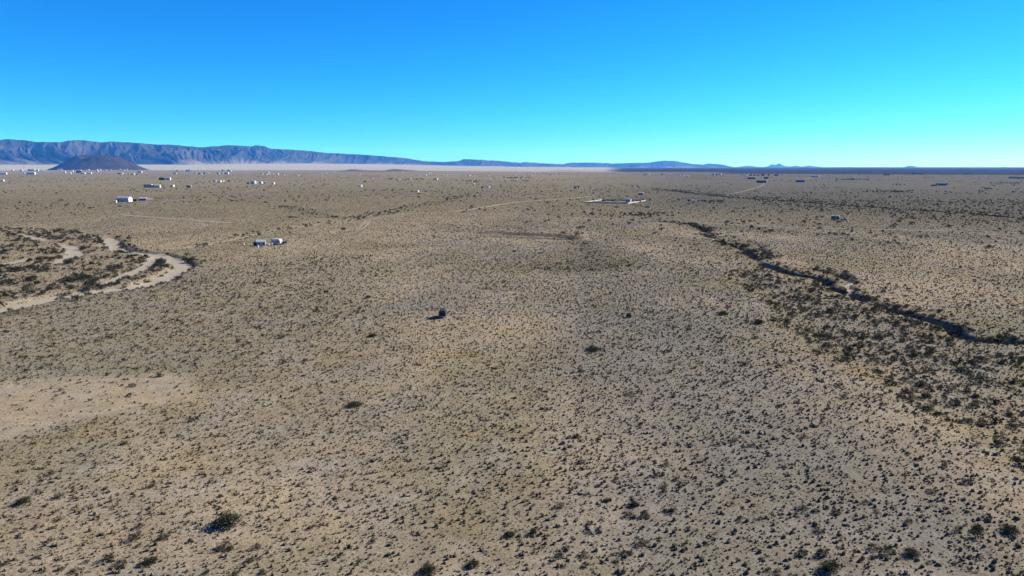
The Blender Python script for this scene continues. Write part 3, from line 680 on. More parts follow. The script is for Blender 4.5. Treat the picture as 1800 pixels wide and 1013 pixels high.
def travel_trailer(name, loc, rz, L, W, H, label, skin=WHITE, group=None):
    """x is forward, hitch at +x; windows on the -y side"""
    r = root(name, loc, rz); g = .55; f = L / 2
    prof = [(-f, g + .15), (-f + .12, g), (f - .45, g), (f - .05, g + .45), (f, g + 1.1), (f - .35, H - .25), (f - .75, H), (-f + .3, H), (-f, H - .3)]
    b = MB(); b.prism_y(prof, -W / 2, W / 2); b.build('body', skin, r, bevel=.06)
    rf = MB(); rf.box(-f + .32, f - .78, -W / 2 + .06, W / 2 - .06, H + .003, H + .05); ro = rf.build('roof', R_WHITE, r)
    for x in (-f * .45, f * .25): v = MB(); v.box(x - .2, x + .2, -.2, .2, H + .052, H + .2); v.build('roof_vent', WHITE, ro)
    for s in (-1, 1):
        for x0, x1 in ((-f + .35, -f + 1.2), (f - 1.9, f - 1.0)):
            w = MB(); w.box(x0, x1, s * W / 2 - .02, s * W / 2 + .02, g + .95, g + 1.55); wo = w.build('window', GLASS, r)
        d = MB(); d.box(-.2, .48, s * W / 2 - .03, s * W / 2 + .03, g + .1, g + 1.95); do = d.build('door', CREAM, r)
        h = MB(); h.box(.36, .42, s * (W / 2 + .05) - .02, s * (W / 2 + .05) + .02, g + .9, g + 1.05); h.build('handle', STEEL, do)
        for x in (-.95, -.22): wheel(r, x - .1, s * (W / 2 - .16), .36, .22)
        tr = MB(); tr.box(-f + .1, f - .5, s * (W / 2 + .006) - .004, s * (W / 2 + .006) + .004, g + .55, g + .72); tr.build('stripe', GREYW, r)
    w = MB(); w.box(f - .1, f + .03, -.55, .55, g + 1.0, g + 1.45); w.build('window', GLASS, r)
    w = MB(); w.box(-f - .02, -f + .05, -.45, .45, g + 1.0, g + 1.5); w.build('window', GLASS, r)
    h = MB(); h.tube((f - .4, -.6, g - .08), (f + .95, 0, g - .1), .05); h.tube((f - .4, .6, g - .08), (f + .95, 0, g - .1), .05); h.tube((f + .7, 0, .0), (f + .7, 0, g + .1), .04); h.build('hitch', STEEL, r)
    CLEAR.append((loc.x, loc.y, max(L, W) * .6))
    return tag(r, label, 'trailer', group)

# the black jeep out on the open plain
pj = spot(778, 558.5)
suv('off_road_car', pj + Vector((0, 1.0, 0)), face_yaw(pj, math.pi / 2 - .10), BLACKP, 'black boxy off-road car parked alone on the open grassland', L=4.2, W=1.95, H=2.15, spare=True)

# trailer hitched behind a dark pickup, right
pt = spot(1470, 387.5)
travel_trailer('travel_trailer', pt + Vector((0, 1.2, 0)), face_yaw(pt, -.22), 6.2, 2.5, 3.5, 'pale travel trailer standing behind a dark pickup on the right plain', GREYW)
pp = spot(1484.5, 388.3)
suv('pickup_truck', pp + Vector((0, .8, 0)), face_yaw(pp, -.15), GREYP, 'dark pickup truck in front of the lone travel trailer', 'pickup', L=5.3, W=1.95, H=1.9, pickup=True)

# camp by the left wash: trailer, pale blue cabin, car and bits
pc = spot(485, 430.8)
travel_trailer('travel_trailer', pc + Vector((0, 1.6, 0)), face_yaw(pc, -.50), 5.4, 2.5, 3.1, 'white travel trailer at the camp beside the pale blue cabin')
pk = spot(497.5, 430)
suv('parked_car', pk + Vector((0, 1.2, 0)), face_yaw(pk, 1.9), GREYP, 'dark grey car parked behind the white camp trailer', L=4.4, W=1.85, H=1.75)
def cabin():
    p = spot(459, 432.5); r = root('cabin', p - Vector((0, 0, .1)), face_yaw(p, -.12)); L, W, H = 4.4, 3.2, 2.25
    b = MB(); b.prism_x([(0, 0), (W, 0), (W, H), (W / 2, H + .8), (0, H)], -L / 2, L / 2); b.build('wall', BLUEW, r)
    q = MB(); gable(q, L, W, H + .02, .8, .3, 0); q.build('roof', R_METAL, r)
    for x in (-1.15, 1.2):
        w = MB(); w.box(x - .5, x + .5, -.04, .05, .75, 1.6); wo = w.build('window', GLASS, r)
        f = MB(); f.box(x - .58, x + .58, -.07, .05, 1.6, 1.68); f.box(x - .58, x + .58, -.07, .05, .67, .75); f.box(x - .58, x - .5, -.07, .05, .75, 1.6); f.box(x + .5, x + .58, -.07, .05, .75, 1.6); f.build('frame', WHITE, wo)
    d = MB(); d.box(-.32, .42, -.05, .05, .1, 1.95); do = d.build('door', WHITE, r); h = MB(); h.box(.28, .34, -.1, -.052, .95, 1.05); h.build('handle', STEEL, do)
    a = MB(); a.add([(-L / 2 - 2.1, .1, 1.75), (-L / 2 - .02, .1, 2.2), (-L / 2 - .02, W - .1, 2.2), (-L / 2 - 2.1, W - .1, 1.75), (-L / 2 - 2.1, .1, 1.83), (-L / 2 - .02, .1, 2.28), (-L / 2 - .02, W - .1, 2.28), (-L / 2 - 2.1, W - .1, 1.83)],
                    [(3, 2, 1, 0), (4, 5, 6, 7), (0, 1, 5, 4), (1, 2, 6, 5), (2, 3, 7, 6), (3, 0, 4, 7)]); a.build('awning', R_DARK, r)
    for yy in (.2, W - .2): c = MB(); c.tube((-L / 2 - 1.95, yy, 0), (-L / 2 - 1.95, yy, 1.76), .05); c.build('post', WOOD, r)
    s = MB(); s.box(-L / 2 - 2.0, -L / 2 - .1, W - .16, W - .08, 0, 1.74); s.build('shade_wall', R_DARK, r)
    CLEAR.append((p.x, p.y + 1.6, 5)); tag(r, 'small pale blue cabin with a dark awning on its left', 'cabin')
cabin()
def drum(px, py, r, h, m, label, cat='barrel', name='water_barrel'):
    p = spot(px, py); o = root(name, p, 0)
    b = MB(); b.tube((0, 0, 0), (0, 0, h), r, n=16); b.build('body', m, o, bevel=.03)
    l = MB(); l.tube((0, 0, h), (0, 0, h + .05), r * .92, n=16); lo = l.build('lid', m, o)
    c = MB(); c.tube((r * .5, 0, h + .05), (r * .5, 0, h + .1), .05); c.build('cap', STEEL, lo)
    tag(o, label, cat)
drum(478, 431.4, .5, 1.15, WHITE, 'white water barrel left of the camp trailer')
drum(428.5, 431.5, .5, 1.1, WHITE, 'lone white barrel left of the pale blue cabin')
drum(453.5, 435.2, .45, 1.2, WHITE, 'white barrel in front of the pale blue cabin')
def table(px, py, label, top):
    p = spot(px, py); o = root('camp_table', p, face_yaw(p, .3)); b = MB(); b.box(-.9, .9, -.4, .4, .7, .76); b.build('top', top, o)
    for x in (-.8, .8):
        for y in (-.33, .33): c = MB(); c.tube((x, y, 0), (x, y, .702), .03); c.build('leg', STEEL, o)
    tag(o, label, 'table')
table(470.5, 431.6, 'low camp table with a faded pink top between cabin and trailer', PINK)
def chair(px, py, label):
    p = spot(px, py); o = root('camp_chair', p, face_yaw(p, .5)); b = MB(); b.box(-.3, .3, -.28, .28, .42, .47); b.build('seat', WHITE, o)
    b = MB(); b.add([(-.3, .25, .47), (.3, .25, .47), (.3, .42, 1.1), (-.3, .42, 1.1), (-.3, .3, .47), (.3, .3, .47), (.3, .47, 1.1), (-.3, .47, 1.1)], [(0, 1, 2, 3), (7, 6, 5, 4), (0, 1, 5, 4), (2, 3, 7, 6), (1, 2, 6, 5), (0, 3, 7, 4)]); b.build('backrest', WHITE, o)
    for x in (-.27, .27):
        for y in (-.25, .25): c = MB(); c.tube((x, y, 0), (x, y, .425), .025); c.build('leg', STEEL, o)
    tag(o, label, 'chair')
chair(474, 432, 'white camp chair left of the camp trailer door')

# ------------------------------------------------------------------ the person by the black car
def person():
    p = spot(763.2, 568.5); H = 1.76
    V = [(0, 0, .96, .15, .11), (0, 0, 1.12, .145, .105), (0, .01, 1.30, .17, .115), (0, .01, 1.44, .13, .09), (0, 0, 1.52, .055, .055), (0, -.02, 1.60, .075, .09), (0, -.015, 1.69, .078, .098), (0, -.005, 1.745, .05, .06)]
    E = [(0, 1), (1, 2), (2, 3), (3, 4), (4, 5), (5, 6), (6, 7)]
    def chain(start, pts):
        a = start
        for q in pts: V.append(q); E.append((a, len(V) - 1)); a = len(V) - 1
        return a
    for s in (-1, 1):
        chain(0, [(s * .10, 0, .88, .095, .10), (s * .11, -.01, .50, .062, .065), (s * .115, .01, .28, .055, .06), (s * .115, .02, .09, .04, .045), (s * .12, -.08, .04, .042, .035), (s * .125, -.17, .03, .035, .025)])
        w = chain(3, [(s * .17, .0, 1.43, .062, .065), (s * .22, .01, 1.33, .052, .055), (s * .235, .03, 1.13, .04, .042), (s * .19, -.12, 1.03, .034, .034), (s * .14, -.24, 1.05, .026, .022), (s * .12, -.285, 1.06, .034, .018)])
        for k, (off, ln) in enumerate(((-.03, .075), (-.010, .088), (.010, .082), (.03, .062))):
            chain(w, [(s * .12 + off, -.285 - ln * .5, 1.055, .009, .009), (s * .12 + off, -.285 - ln * .85, 1.03, .008, .008)])
        chain(w, [(s * .085, -.29, 1.075, .010, .010), (s * .065, -.325, 1.085, .009, .009)])
    me = bpy.data.meshes.new('skeleton'); me.from_pydata([v[:3] for v in V], E, [])
    o = bpy.data.objects.new('skeleton', me); COL.objects.link(o)
    sk = o.modifiers.new('skin', 'SKIN'); sk.branch_smoothing = .4; sk.use_smooth_shade = True
    for k, v in enumerate(V): me.skin_vertices[0].data[k].radius = v[3:5]
    me.skin_vertices[0].data[0].use_root = True
    o.modifiers.new('sub', 'SUBSURF').levels = 2
    dg = bpy.context.evaluated_depsgraph_get(); body = bpy.data.meshes.new_from_object(o.evaluated_get(dg)); bpy.data.objects.remove(o)
    body.name = 'person'
    for m in (mat('skin', (.42, .26, .19), .6), mat('black jacket', (.015, .015, .018), .9, var=.2, scale=20), mat('dark trousers', (.02, .022, .03), .9), mat('dark boots', (.02, .016, .013), .7)): body.materials.append(m)
    for f in body.polygons:
        c = f.center; hand = c.z < 1.12 and c.y < -.235
        f.material_index = 0 if (hand or c.z > 1.50) else 1 if c.z > .93 else 2 if c.z > .1 else 3
    po = link('person', body); po.location = p; po.rotation_euler.z = face_yaw(p, math.pi + .3)
    hb = MB(); ring = []
    n = 14; rows = 6
    vs_ = []
    for i in range(rows + 1):
        t = i / rows * math.pi * .5
        for k in range(n):
            a = 2 * math.pi * k / n; vs_.append((.090 * math.cos(a) * math.cos(t), -.005 + .112 * math.sin(a) * math.cos(t), 1.685 + .09 * math.sin(t) - (.05 if (i == 0 and math.sin(a) > .2) else 0)))
    hb.add(vs_, [(i * n + k, i * n + (k + 1) % n, (i + 1) * n + (k + 1) % n, (i + 1) * n + k) for i in range(rows) for k in range(n)])
    hb.build('hair', mat('dark hair', (.02, .015, .012), .7), po)
    ctl = MB(); ctl.box(-.11, .11, -.40, -.31, 1.055, 1.085); c = ctl.build('drone_controller', BLACKP); c.location = p; c.rotation_euler.z = po.rotation_euler.z
    tag(c, 'small dark controller held in both hands by the standing person', 'controller')
    tag(po, 'person in dark clothes standing left of the black off-road car', 'person'); CLEAR.append((p.x, p.y, .8))
person()

# ------------------------------------------------------------------ left homestead
house('barn_house', 215.5, 355, 21.5, 7.6, WHITE, R_METAL, -.62, 'gable', True, 2, 'tall white barn-like house of the left homestead with a bright gable end', wd=7.4)
house('white_shed', 202.3, 356.6, 4.2, 3.0, WHITE, R_WHITE, -.5, 'flat', label='small white shed left of the tall white barn-like house', cat='shed')
house('white_shed', 211, 354.2, 2.2, 2.2, WHITE, R_WHITE, -.4, 'flat', label='tiny white hut against the shaded wall of the barn-like house', cat='shed')
house('lean_to', 236.5, 354.3, 7.5, 3.4, BROWN, R_DARK, -.3, 'flat', label='dark brown lean-to just right of the barn-like house', cat='shed')
house('grey_shelter', 251, 352.8, 12, 4.6, GREYW, R_METAL, -.35, 'gable', label='grey metal shelter right of the dark brown lean-to', cat='shelter')
for px, py, m, c, h, t in ((243, 352.4, RUST, 'rusty red scrap pile left of the grey shelter', 1.4, 'scrap_pile'), (259.5, 352.6, JUNK, 'dark scrap pile right of the grey shelter', 1.6, 'scrap_pile')):
    p = spot(px, py); mb = MB(); g = random.Random(int(px))
    for k in range(14):
        x, y = g.uniform(-2, 2), g.uniform(-1.2, 1.2); a = g.uniform(.2, .7); z = g.uniform(0, h * .5)
        mb.box(x - a, x + a, y - a * .6, y + a * .6, z - .2, z + g.uniform(.2, h * .6))
    o = mb.build(t, m); o.location = p; o.rotation_euler.z = g.uniform(0, 3); tag(o, c, 'scrap')
pv_ = spot(264, 351.2); suv('parked_car', pv_, face_yaw(pv_, .2), WHITEP, 'white car in the yard right of the grey shelter', L=4.6, H=1.6)
# pole fence round the yard
def fence(name, pts, label, h=1.3, step=3.2, post=WOOD, rail=WOOD, rails=(.55, 1.1), thick=.09, cat='fence'):
    P = [spot(a, b) for a, b in pts]; o = root(name, P[0]); prev = None; posts = []
    for A, B in zip(P[:-1], P[1:]):
        n = max(1, round((B - A).length / step))
        for k in range(n + (B is P[-1])):
            q = A + (B - A) * (k / n); q.z = float(gz(q.x, q.y)); posts.append(q - P[0])
    pm = MB(); pm.tube((0, 0, -.2), (0, 0, h), thick, thick * .85, n=7); pme = pm.mesh('post', post)
    for q in posts: c = link('post', pme, o); c.location = q
    for a, b in zip(posts[:-1], posts[1:]):
        for z in rails:
            t = MB(); t.tube(a + Vector((0, 0, z)), b + Vector((0, 0, z)), thick * .6, n=6); t.build('rail', rail, o)
    return tag(o, label, cat)
fence('pole_fence', [(269, 353.6), (280, 354.0), (292, 353.2), (300, 351.6), (292, 349.8), (276, 349.4)], 'grey pole corral fence at the right end of the left homestead', thick=.14, step=4.5)

# ------------------------------------------------------------------ walled compound in the middle distance
def compound():
    C = [spot(1026.5, 356.6), spot(1103.5, 358.3), spot(1135, 353.4), spot(1058, 352.2)]
    o = root('compound_wall', C[0])
    for A, B in zip(C, C[1:] + C[:1]):
        a, b = A - C[0], B - C[0]; n = 7; d = (b - a); u = d.normalized(); s = Vector((-u.y, u.x, 0)) * .12
        for k in range(n):
            p, q = a + d * (k / n) + u * .13, a + d * ((k + 1) / n) - u * .13
            t = MB(); h = 1.25; base = [p - s, q - s, q + s, p + s]
            t.add([v - Vector((0, 0, .5)) for v in base] + [v + Vector((0, 0, h)) for v in base], [(3, 2, 1, 0), (4, 5, 6, 7), (0, 1, 5, 4), (1, 2, 6, 5), (2, 3, 7, 6), (3, 0, 4, 7)])
            t.build('panel', CREAM, o)
            t = MB(); t.box(-.2, .2, -.2, .2, -.5, h + .15); c = t.build('pillar', CREAM, o); c.location = a + d * (k / n)
    tag(o, 'low white boundary wall round the homestead compound', 'wall')
    cx, cy = sum(c.x for c in C) / 4, sum(c.y for c in C) / 4; CLEAR.append((cx, cy, 20))
compound()
house('compound_house', 1104, 355.6, 9.5, 6.2, BLUEW, R_METAL, -.35, 'gable', True, 2, 'pale blue house inside the white walled compound', wd=4.5)
house('compound_shed', 1114.5, 355.4, 4, 2.6, WHITE, R_DARK, -.4, 'flat', label='small white shed right of the compound house', cat='shed')
house('compound_shed', 1120.5, 354.6, 9, 3.2, BROWN, R_DARK, -.3, 'flat', label='long dark shed at the right inside the walled compound', cat='shed')
pv_ = spot(1084.5, 354.8); suv('parked_car', pv_, face_yaw(pv_, .1), WHITEP, 'white car parked in the middle of the walled compound', L=4.8, H=1.7)
pv_ = spot(1077, 354.0); suv('parked_car', pv_, face_yaw(pv_, .3), GREYP, 'dark car left of the white car in the walled compound', L=5.0, H=1.9)
pv_ = spot(1062, 354.2); suv('parked_car', pv_, face_yaw(pv_, -.2), GREYP, 'dark car at the left inside the walled compound', L=5.2, H=2.0)
house('mobile_home', 1126, 343, 9.5, 3.6, GREYW, R_WHITE, -.42, 'flat', True, 2, 'grey mobile home with a white end behind the walled compound', wd=4)
pv_ = spot(1138.5, 365.5); suv('pickup_truck', pv_, face_yaw(pv_, -.3), GREYP, 'grey pickup below the right corner of the walled compound', 'pickup', L=5.4, H=2.2, pickup=True)
house('dark_shed', 1211, 354.2, 4.2, 3.6, BROWN, R_DARK, -.2, 'gable', label='dark shed at the small homestead right of the walled compound', cat='shed')
house('white_hut', 1216, 353.6, 4.0, 2.6, WHITE, R_WHITE, -.5, 'gable', label='white hut right of the dark shed beyond the walled compound', cat='shed')
house('white_hut', 1223.5, 354.2, 2.2, 2.6, WHITE, R_WHITE, -.5, 'flat', label='small white box hut, second right of the dark shed', cat='shed')

# ------------------------------------------------------------------ nearer scattered homesteads with their parts
house('long_house', 259.5, 330, 12.5, 5.2, CREAM, R_METAL, -.30, 'flat', True, 3, 'long pale-roofed house at the left of the three in a row', wd=8)
house('low_house', 268.8, 330, 5.8, 4.0, WHITE, R_METAL, -.35, 'flat', True, 1, 'middle one of the three pale-roofed houses in a row', wd=5)
house('porch_house', 277, 330, 8.0, 4.4, WHITE, R_METAL, -.38, 'gable', True, 2, 'gabled white house at the right of the three in a row', wd=6)
house('white_shed', 302, 328.8, 6, 3.2, WHITE, R_WHITE, -.55, 'flat', label='white-ended shed right of the row of three houses', cat='shed')
house('grey_shed', 331.5, 330, 8, 3.6, GREYW, R_METAL, -.4, 'flat', label='grey shed farther right, alone on the plain', cat='shed')
house('mobile_home', 284.2, 316.8, 8.5, 4.0, BROWN, R_METAL, -.25, 'flat', True, 2, 'dark mobile home behind the row of three houses', wd=7)
house('mobile_home', 295, 316.8, 7.8, 3.8, WHITE, R_WHITE, -.5, 'flat', True, 1, 'white-ended mobile home right of the dark one', wd=6)
house('metal_barn', 444.3, 323.6, 8.6, 5.4, BLUEW, R_METAL, -.55, 'gable', True, 1, 'pale blue metal barn in the row of six sheds', wd=9, cat='barn')
house('white_house', 457.3, 323, 6.6, 3.2, WHITE, R_WHITE, -.5, 'flat', label='white trailer house right of the pale blue barn', cat='house')
house('shed', 451.3, 322.4, 3.2, 2.8, BLUEW, R_WHITE, -.4, 'flat', label='small pale shed between the blue barn and white trailer house', cat='shed')
house('shed', 466, 322.5, 4.8, 2.6, GREYW, R_WHITE, -.6, 'gable', label='little gabled shed right of the white trailer house', cat='shed')
house('shed', 479.3, 324.4, 5.4, 3.4, WHITE, R_WHITE, -.7, 'flat', label='white-ended box shed at the right end of the shed row', cat='shed')
house('shed', 435.8, 323.2, 4.4, 2.2, BROWN, R_DARK, -.3, 'flat', label='dark shed at the left end of the shed row', cat='shed')
house('tent_hut', 632.5, 328.6, 6.4, 3.8, WHITE, R_WHITE, -.75, 'gable', label='white tent-like hut alone on the middle plain', cat='hut')
house('red_shed', 640.8, 320.2, 4.4, 1.7, RUST, RUST, -.2, 'flat', label='low rust red shed behind the white tent-like hut', cat='shed')
house('box_trailer', 732.6, 338.6, 6.4, 3.4, WHITE, R_WHITE, -.6, 'flat', label='white-ended box trailer beside the pale track', cat='trailer')
house('long_house', 765.2, 316.4, 8.4, 2.9, WHITE, R_WHITE, -.30, 'flat', label='long house with a bright white right end', cat='house')
house('white_house', 857, 330.4, 6.8, 3.4, WHITE, R_WHITE, -.75, 'gable', label='bright white house with a dark shed on its left', cat='house')
house('dark_shed', 847.6, 330.4, 4.2, 2.4, BROWN, R_DARK, -.3, 'gable', label='dark shed left of the bright white house', cat='shed')
house('gable_house', 1013.2, 331.4, 12, 3.6, GREYW, R_DARK, -.45, 'gable', True, 3, 'dark grey house with a white shed at its middle', wd=8)
house('white_shed', 1013.4, 332.2, 2.5, 3.2, WHITE, R_WHITE, -.6, 'gable', label='white shed in front of the dark grey house', cat='shed')
house('mobile_home', 1338.3, 321.6, 16.8, 4.2, GREYW, R_METAL, -.30, 'flat', True, 3, 'long mobile home with a bright white end by the pale track', wd=9)
house('long_shed', 1320.3, 314.8, 13.5, 2.5, BROWN, R_TAN, -.15, 'flat', label='long dark shed with a pinkish tan roof behind the mobile home', cat='shed')
house('dark_house', 1346, 314.6, 7.5, 3.0, BROWN, R_DARK, -.45, 'gable', label='small dark house right of the long dark shed', cat='house')
house('grey_house', 1407, 320.4, 15, 4.2, GREYW, R_METAL, -.35, 'gable', True, 3, 'grey gabled house at the end of a pale track, right plain', wd=9)
house('barn', 1432, 311.4, 12.5, 2.4, WHITE, R_WHITE, -.2, 'flat', label='long low white barn beyond the grey gabled house', cat='barn')
house('grey_house', 1653.5, 326.2, 15, 4.0, GREYW, R_METAL, -.40, 'gable', True, 3, 'grey house with a white right end on the far right plain', wd=8)
house('dark_shed', 1641.5, 327.2, 9, 2.0, BROWN, R_DARK, -.2, 'flat', label='low dark shed left of the far right grey house', cat='shed')
house('white_hut', 1375.5, 326, 2.2, 2.0, WHITE, R_WHITE, -.5, 'flat', label='tiny white hut right of the long mobile home', cat='hut')
house('white_hut', 1341.5, 326.3, 2.2, 1.7, WHITE, R_WHITE, -.5, 'flat', label='tiny white hut just below the long mobile home', cat='hut')

# ------------------------------------------------------------------ far settlements: specks of houses, each one a thing
FAR = {
 'left of the cinder cone, front row': [(5, 306.8, 9, 2.6, WHITE), (3.5, 319.2, 4.5, 2.8, BLUEW), (42, 305.8, 4, 2.0, WHITE), (53, 306.8, 12, 3.2, WHITE), (62, 306.6, 4, 2, GREYW)],
 'left of the cinder cone, back row': [(21.5, 300.8, 3, 2, WHITE), (37, 300.9, 4, 2.2, WHITE), (42.5, 297, 2, 1.4, CREAM), (50.5, 300.4, 2.6, 2, RUST), (55.5, 300.4, 8, 2.2, WHITE), (65, 300.8, 4, 2.2, WHITE), (73, 300.6, 2.6, 1.6, CREAM), (89, 297.5, 4.5, 2.2, WHITE)],
 'at the left foot of the cinder cone': [(105, 298.4, 6, 1.9, WHITE), (109.5, 296.8, 4, 1.5, WHITE), (113, 304.2, 3.6, 2, WHITE), (123, 305.8, 3, 2, WHITE), (127, 302, 2.6, 2.2, WHITE), (139, 301.2, 6, 2.2, WHITE), (139, 304.2, 8, 3, GREYW), (141.5, 306, 5, 1.7, WHITE), (146.5, 306, 5, 2, WHITE)],
 'before the middle of the cinder cone': [(153.5, 297.6, 4.5, 1.6, WHITE), (157, 305.8, 6, 2, WHITE), (170, 299.9, 2.6, 2, WHITE), (170.6, 302.4, 3.6, 1.6, WHITE), (175, 300, 3.6, 2.2, WHITE), (182, 299, 2.5, 2, WHITE), (185.5, 299.8, 4, 1.6, BLUEW), (194, 299.8, 3, 1.7, CREAM)],
 'at the right foot of the cinder cone': [(211, 298.4, 2.6, 2, WHITE), (214.5, 300.4, 7.5, 1.6, WHITE), (214.5, 306.4, 2.6, 2, WHITE), (209, 306.3, 5, 1.6, BROWN), (222, 298.3, 3, 2, BLUEW), (226.5, 307.2, 3.6, 2, CREAM), (231, 307.3, 5, 1.6, BROWN), (234.8, 307.2, 3, 2, WHITE), (239.8, 307.4, 3, 1.7, BROWN), (245, 304.2, 7, 2.8, WHITE)],
 'in the left cluster before the lake bed': [(307, 306.4, 5, 2.2, CREAM), (311, 301, 3, 1.6, BROWN), (322, 300.9, 2.4, 2, WHITE), (329, 301, 6, 1.7, GREYW), (333, 299, 3, 2, WHITE), (336, 301, 2.6, 1.8, CREAM), (343, 305.4, 2.6, 2.2, CREAM), (350, 306.8, 4, 2, GREYW), (354.5, 307, 2.4, 2, WHITE), (358.5, 306.4, 3.4, 2.4, BROWN), (366.2, 305.6, 2, 1.8, WHITE)],
 'in the right cluster before the lake bed': [(383, 306, 5, 2.4, CREAM), (390.5, 306, 4, 2.2, BLUEW), (391, 300.6, 3.6, 1.8, GREYW), (397.2, 306.4, 8, 2.8, WHITE), (401, 300.8, 4, 1.8, BROWN), (404.8, 302, 3.4, 2.4, WHITE)],
 'in the row left of the blue barn': [(369, 320, 5, 1.4, TAN), (377, 319.6, 5, 3, BLUEW), (384.6, 320.4, 7.2, 2.4, WHITE), (391, 319.6, 4.4, 2.4, WHITE), (402.3, 319.6, 3.8, 2, BROWN), (407.8, 319.3, 2.6, 1.8, CREAM)],
 'in the cluster beyond the blue barn': [(459, 306.8, 5, 1.8, CREAM), (468, 307.4, 3.2, 2.2, WHITE), (469.5, 304, 6, 1.5, WHITE), (473.2, 307.2, 2.2, 1.8, WHITE), (479, 307.4, 3, 2, CREAM), (487.6, 307.8, 3.8, 2.6, WHITE), (498, 308.4, 3.2, 1.8, CREAM), (523, 309.2, 4.4, 1.5, WHITE)],
 'near the low dark hills': [(565, 305.8, 2.4, 1.5, WHITE), (573.6, 305.4, 2.2, 1.6, WHITE), (587.2, 302.8, 2.8, 1.6, WHITE), (633.2, 307.9, 1.7, 2, WHITE), (634.2, 314.8, 2.2, 2.2, CREAM), (671.6, 316.2, 2, 1.8, WHITE), (699.4, 318.4, 4, 2.8, WHITE), (703.7, 318.4, 2.8, 2.6, WHITE), (707.3, 304.4, 2.4, 1.6, WHITE)],
 'left of the long white-ended house': [(720.4, 315.6, 3.4, 2.2, WHITE), (726.5, 315.4, 2.4, 2, CREAM), (747.6, 308.8, 3.8, 2, WHITE), (753.6, 305.4, 2, 1.5, WHITE), (757.2, 305.4, 2, 1.5, WHITE), (785.6, 310.4, 1.8, 3, WHITE)],
 'left of the radio mast': [(823.5, 310.4, 6, 2.2, WHITE), (830, 310.4, 1.8, 1.6, CREAM), (833.7, 310.4, 2.2, 1.7, WHITE), (829.8, 320.6, 2.4, 2.2, WHITE), (833.4, 321.2, 4.4, 1.7, GREYW), (832, 324.4, 4.4, 2.4, WHITE), (849.3, 319.8, 2.8, 1.8, CREAM), (858, 310, 3.8, 2, WHITE), (861, 316.3, 3.2, 2.4, WHITE)],
 'around the radio mast': [(902.6, 317.6, 6, 2.2, CREAM), (904.6, 307.9, 2.4, 2, WHITE), (908.6, 318, 2.4, 2, WHITE), (911.6, 317.6, 2.4, 2.2, BLUEW), (914.8, 305.8, 2.6, 2, WHITE), (934.5, 309.7, 1.6, 3, WHITE), (940.2, 305.4, 2.4, 1.8, WHITE), (950.2, 307.4, 1.8, 1.6, WHITE), (967.5, 308.4, 5, 1.8, CREAM)],
 'below the long dark ridge': [(1071.4, 309.4, 2.2, 2, WHITE), (1134, 308, 5, 2, GREYW), (1140.6, 308.6, 3, 3, WHITE), (1162.6, 307.8, 3, 2.2, GREYW), (1194.2, 309.2, 3.8, 2.2, WHITE), (1202, 309.8, 2.6, 2.2, WHITE), (1207.6, 310.2, 5, 1.6, WHITE)],
 'in the village under the dark plateau': [(1253.4, 308.6, 5, 2.6, CREAM), (1259, 308.8, 5, 1.8, GREYW), (1265.6, 307.8, 4, 2.6, WHITE), (1270, 308.6, 4, 1.6, WHITE), (1303.6, 308, 2.2, 2.4, WHITE), (1306.8, 308.9, 2.2, 1.7, WHITE), (1310.6, 309.6, 4, 2, WHITE), (1315, 308.4, 2.4, 2.6, WHITE), (1319, 309, 5, 2, BROWN), (1326, 309.2, 5, 2, GREYW), (1332.5, 309.2, 3.6, 1.8, BROWN), (1341, 309, 6, 2.6, GREYW), (1351, 308.8, 4, 2.4, GREYW), (1364.8, 309, 7, 2.2, BROWN), (1368.8, 309.2, 2.6, 1.8, WHITE)],
 'among far right trees': [(1483, 316.8, 2.6, 1.7, CREAM), (1502.6, 316.4, 2, 2.2, WHITE), (1508.4, 310.2, 2, 2, WHITE), (1524.4, 316, 2, 1.7, WHITE), (1558, 308.4, 9, 1.8, BROWN), (1612, 306.4, 14, 1.6, GREYW), (1700, 306.8, 9, 1.5, GREYW), (1785, 314, 18, 2.2, GREYW)]}
cname = {id(WHITE): 'white', id(BLUEW): 'pale blue', id(CREAM): 'cream', id(GREYW): 'grey', id(BROWN): 'dark brown', id(RUST): 'rust red', id(TAN): 'tan'}
roofs = {id(WHITE): R_WHITE, id(BLUEW): R_METAL, id(CREAM): R_TAN, id(GREYW): R_DARK, id(BROWN): R_DARK, id(RUST): RUST, id(TAN): R_TAN}
for where, lst in FAR.items():
    lst.sort(); seen = {}
    for k, (px, py, w, h, m) in enumerate(lst):
        c = cname[id(m)]; same = [q for q in lst if q[4] is m]; i = same.index((px, py, w, h, m))
        pos = '' if len(same) == 1 else (' ' + ORD[i] + ',')
        kind = 'hut' if w < 2.6 else 'long house' if w > 6.5 else 'house'
        house('house', px, py, w, h, m, roofs[id(m)], random.uniform(-.75, -.35), random.choice(['gable', 'flat', 'gable']), False, 0,
              f'{c} {kind},{pos} {where}', 'house', 'far houses ' + where)

# ------------------------------------------------------------------ radio mast
def mast():
    p = spot(907.4, 313); Hm = 25.5 * mpp(p); o = root('radio_mast', p); w = .9
    L3 = [(w * math.cos(a), w * math.sin(a)) for a in (1.57, 3.67, 5.76)]
    for x, y in L3: t = MB(); t.tube((x, y, -.5), (x * .6, y * .6, Hm), .14, .11, n=6); t.build('leg', STEEL, o)
    b = MB(); n = 26
    for k in range(n):
        z0, z1 = Hm * k / n, Hm * (k + 1) / n
        for i in range(3):
            s0, s1 = 1 - .4 * k / n, 1 - .4 * (k + 1) / n
            a = L3[i]; c = L3[(i + 1) % 3]; b.tube((a[0] * s0, a[1] * s0, z0), (c[0] * s1, c[1] * s1, z1), .07, n=4)
    b.build('lattice', STEEL, o)
    t = MB(); t.tube((0, 0, Hm - .5), (0, 0, Hm + 4), .09, .04, n=6); t.build('antenna', STEEL, o)
    tag(o, 'tall thin lattice radio mast rising over the far plain', 'mast')
mast()

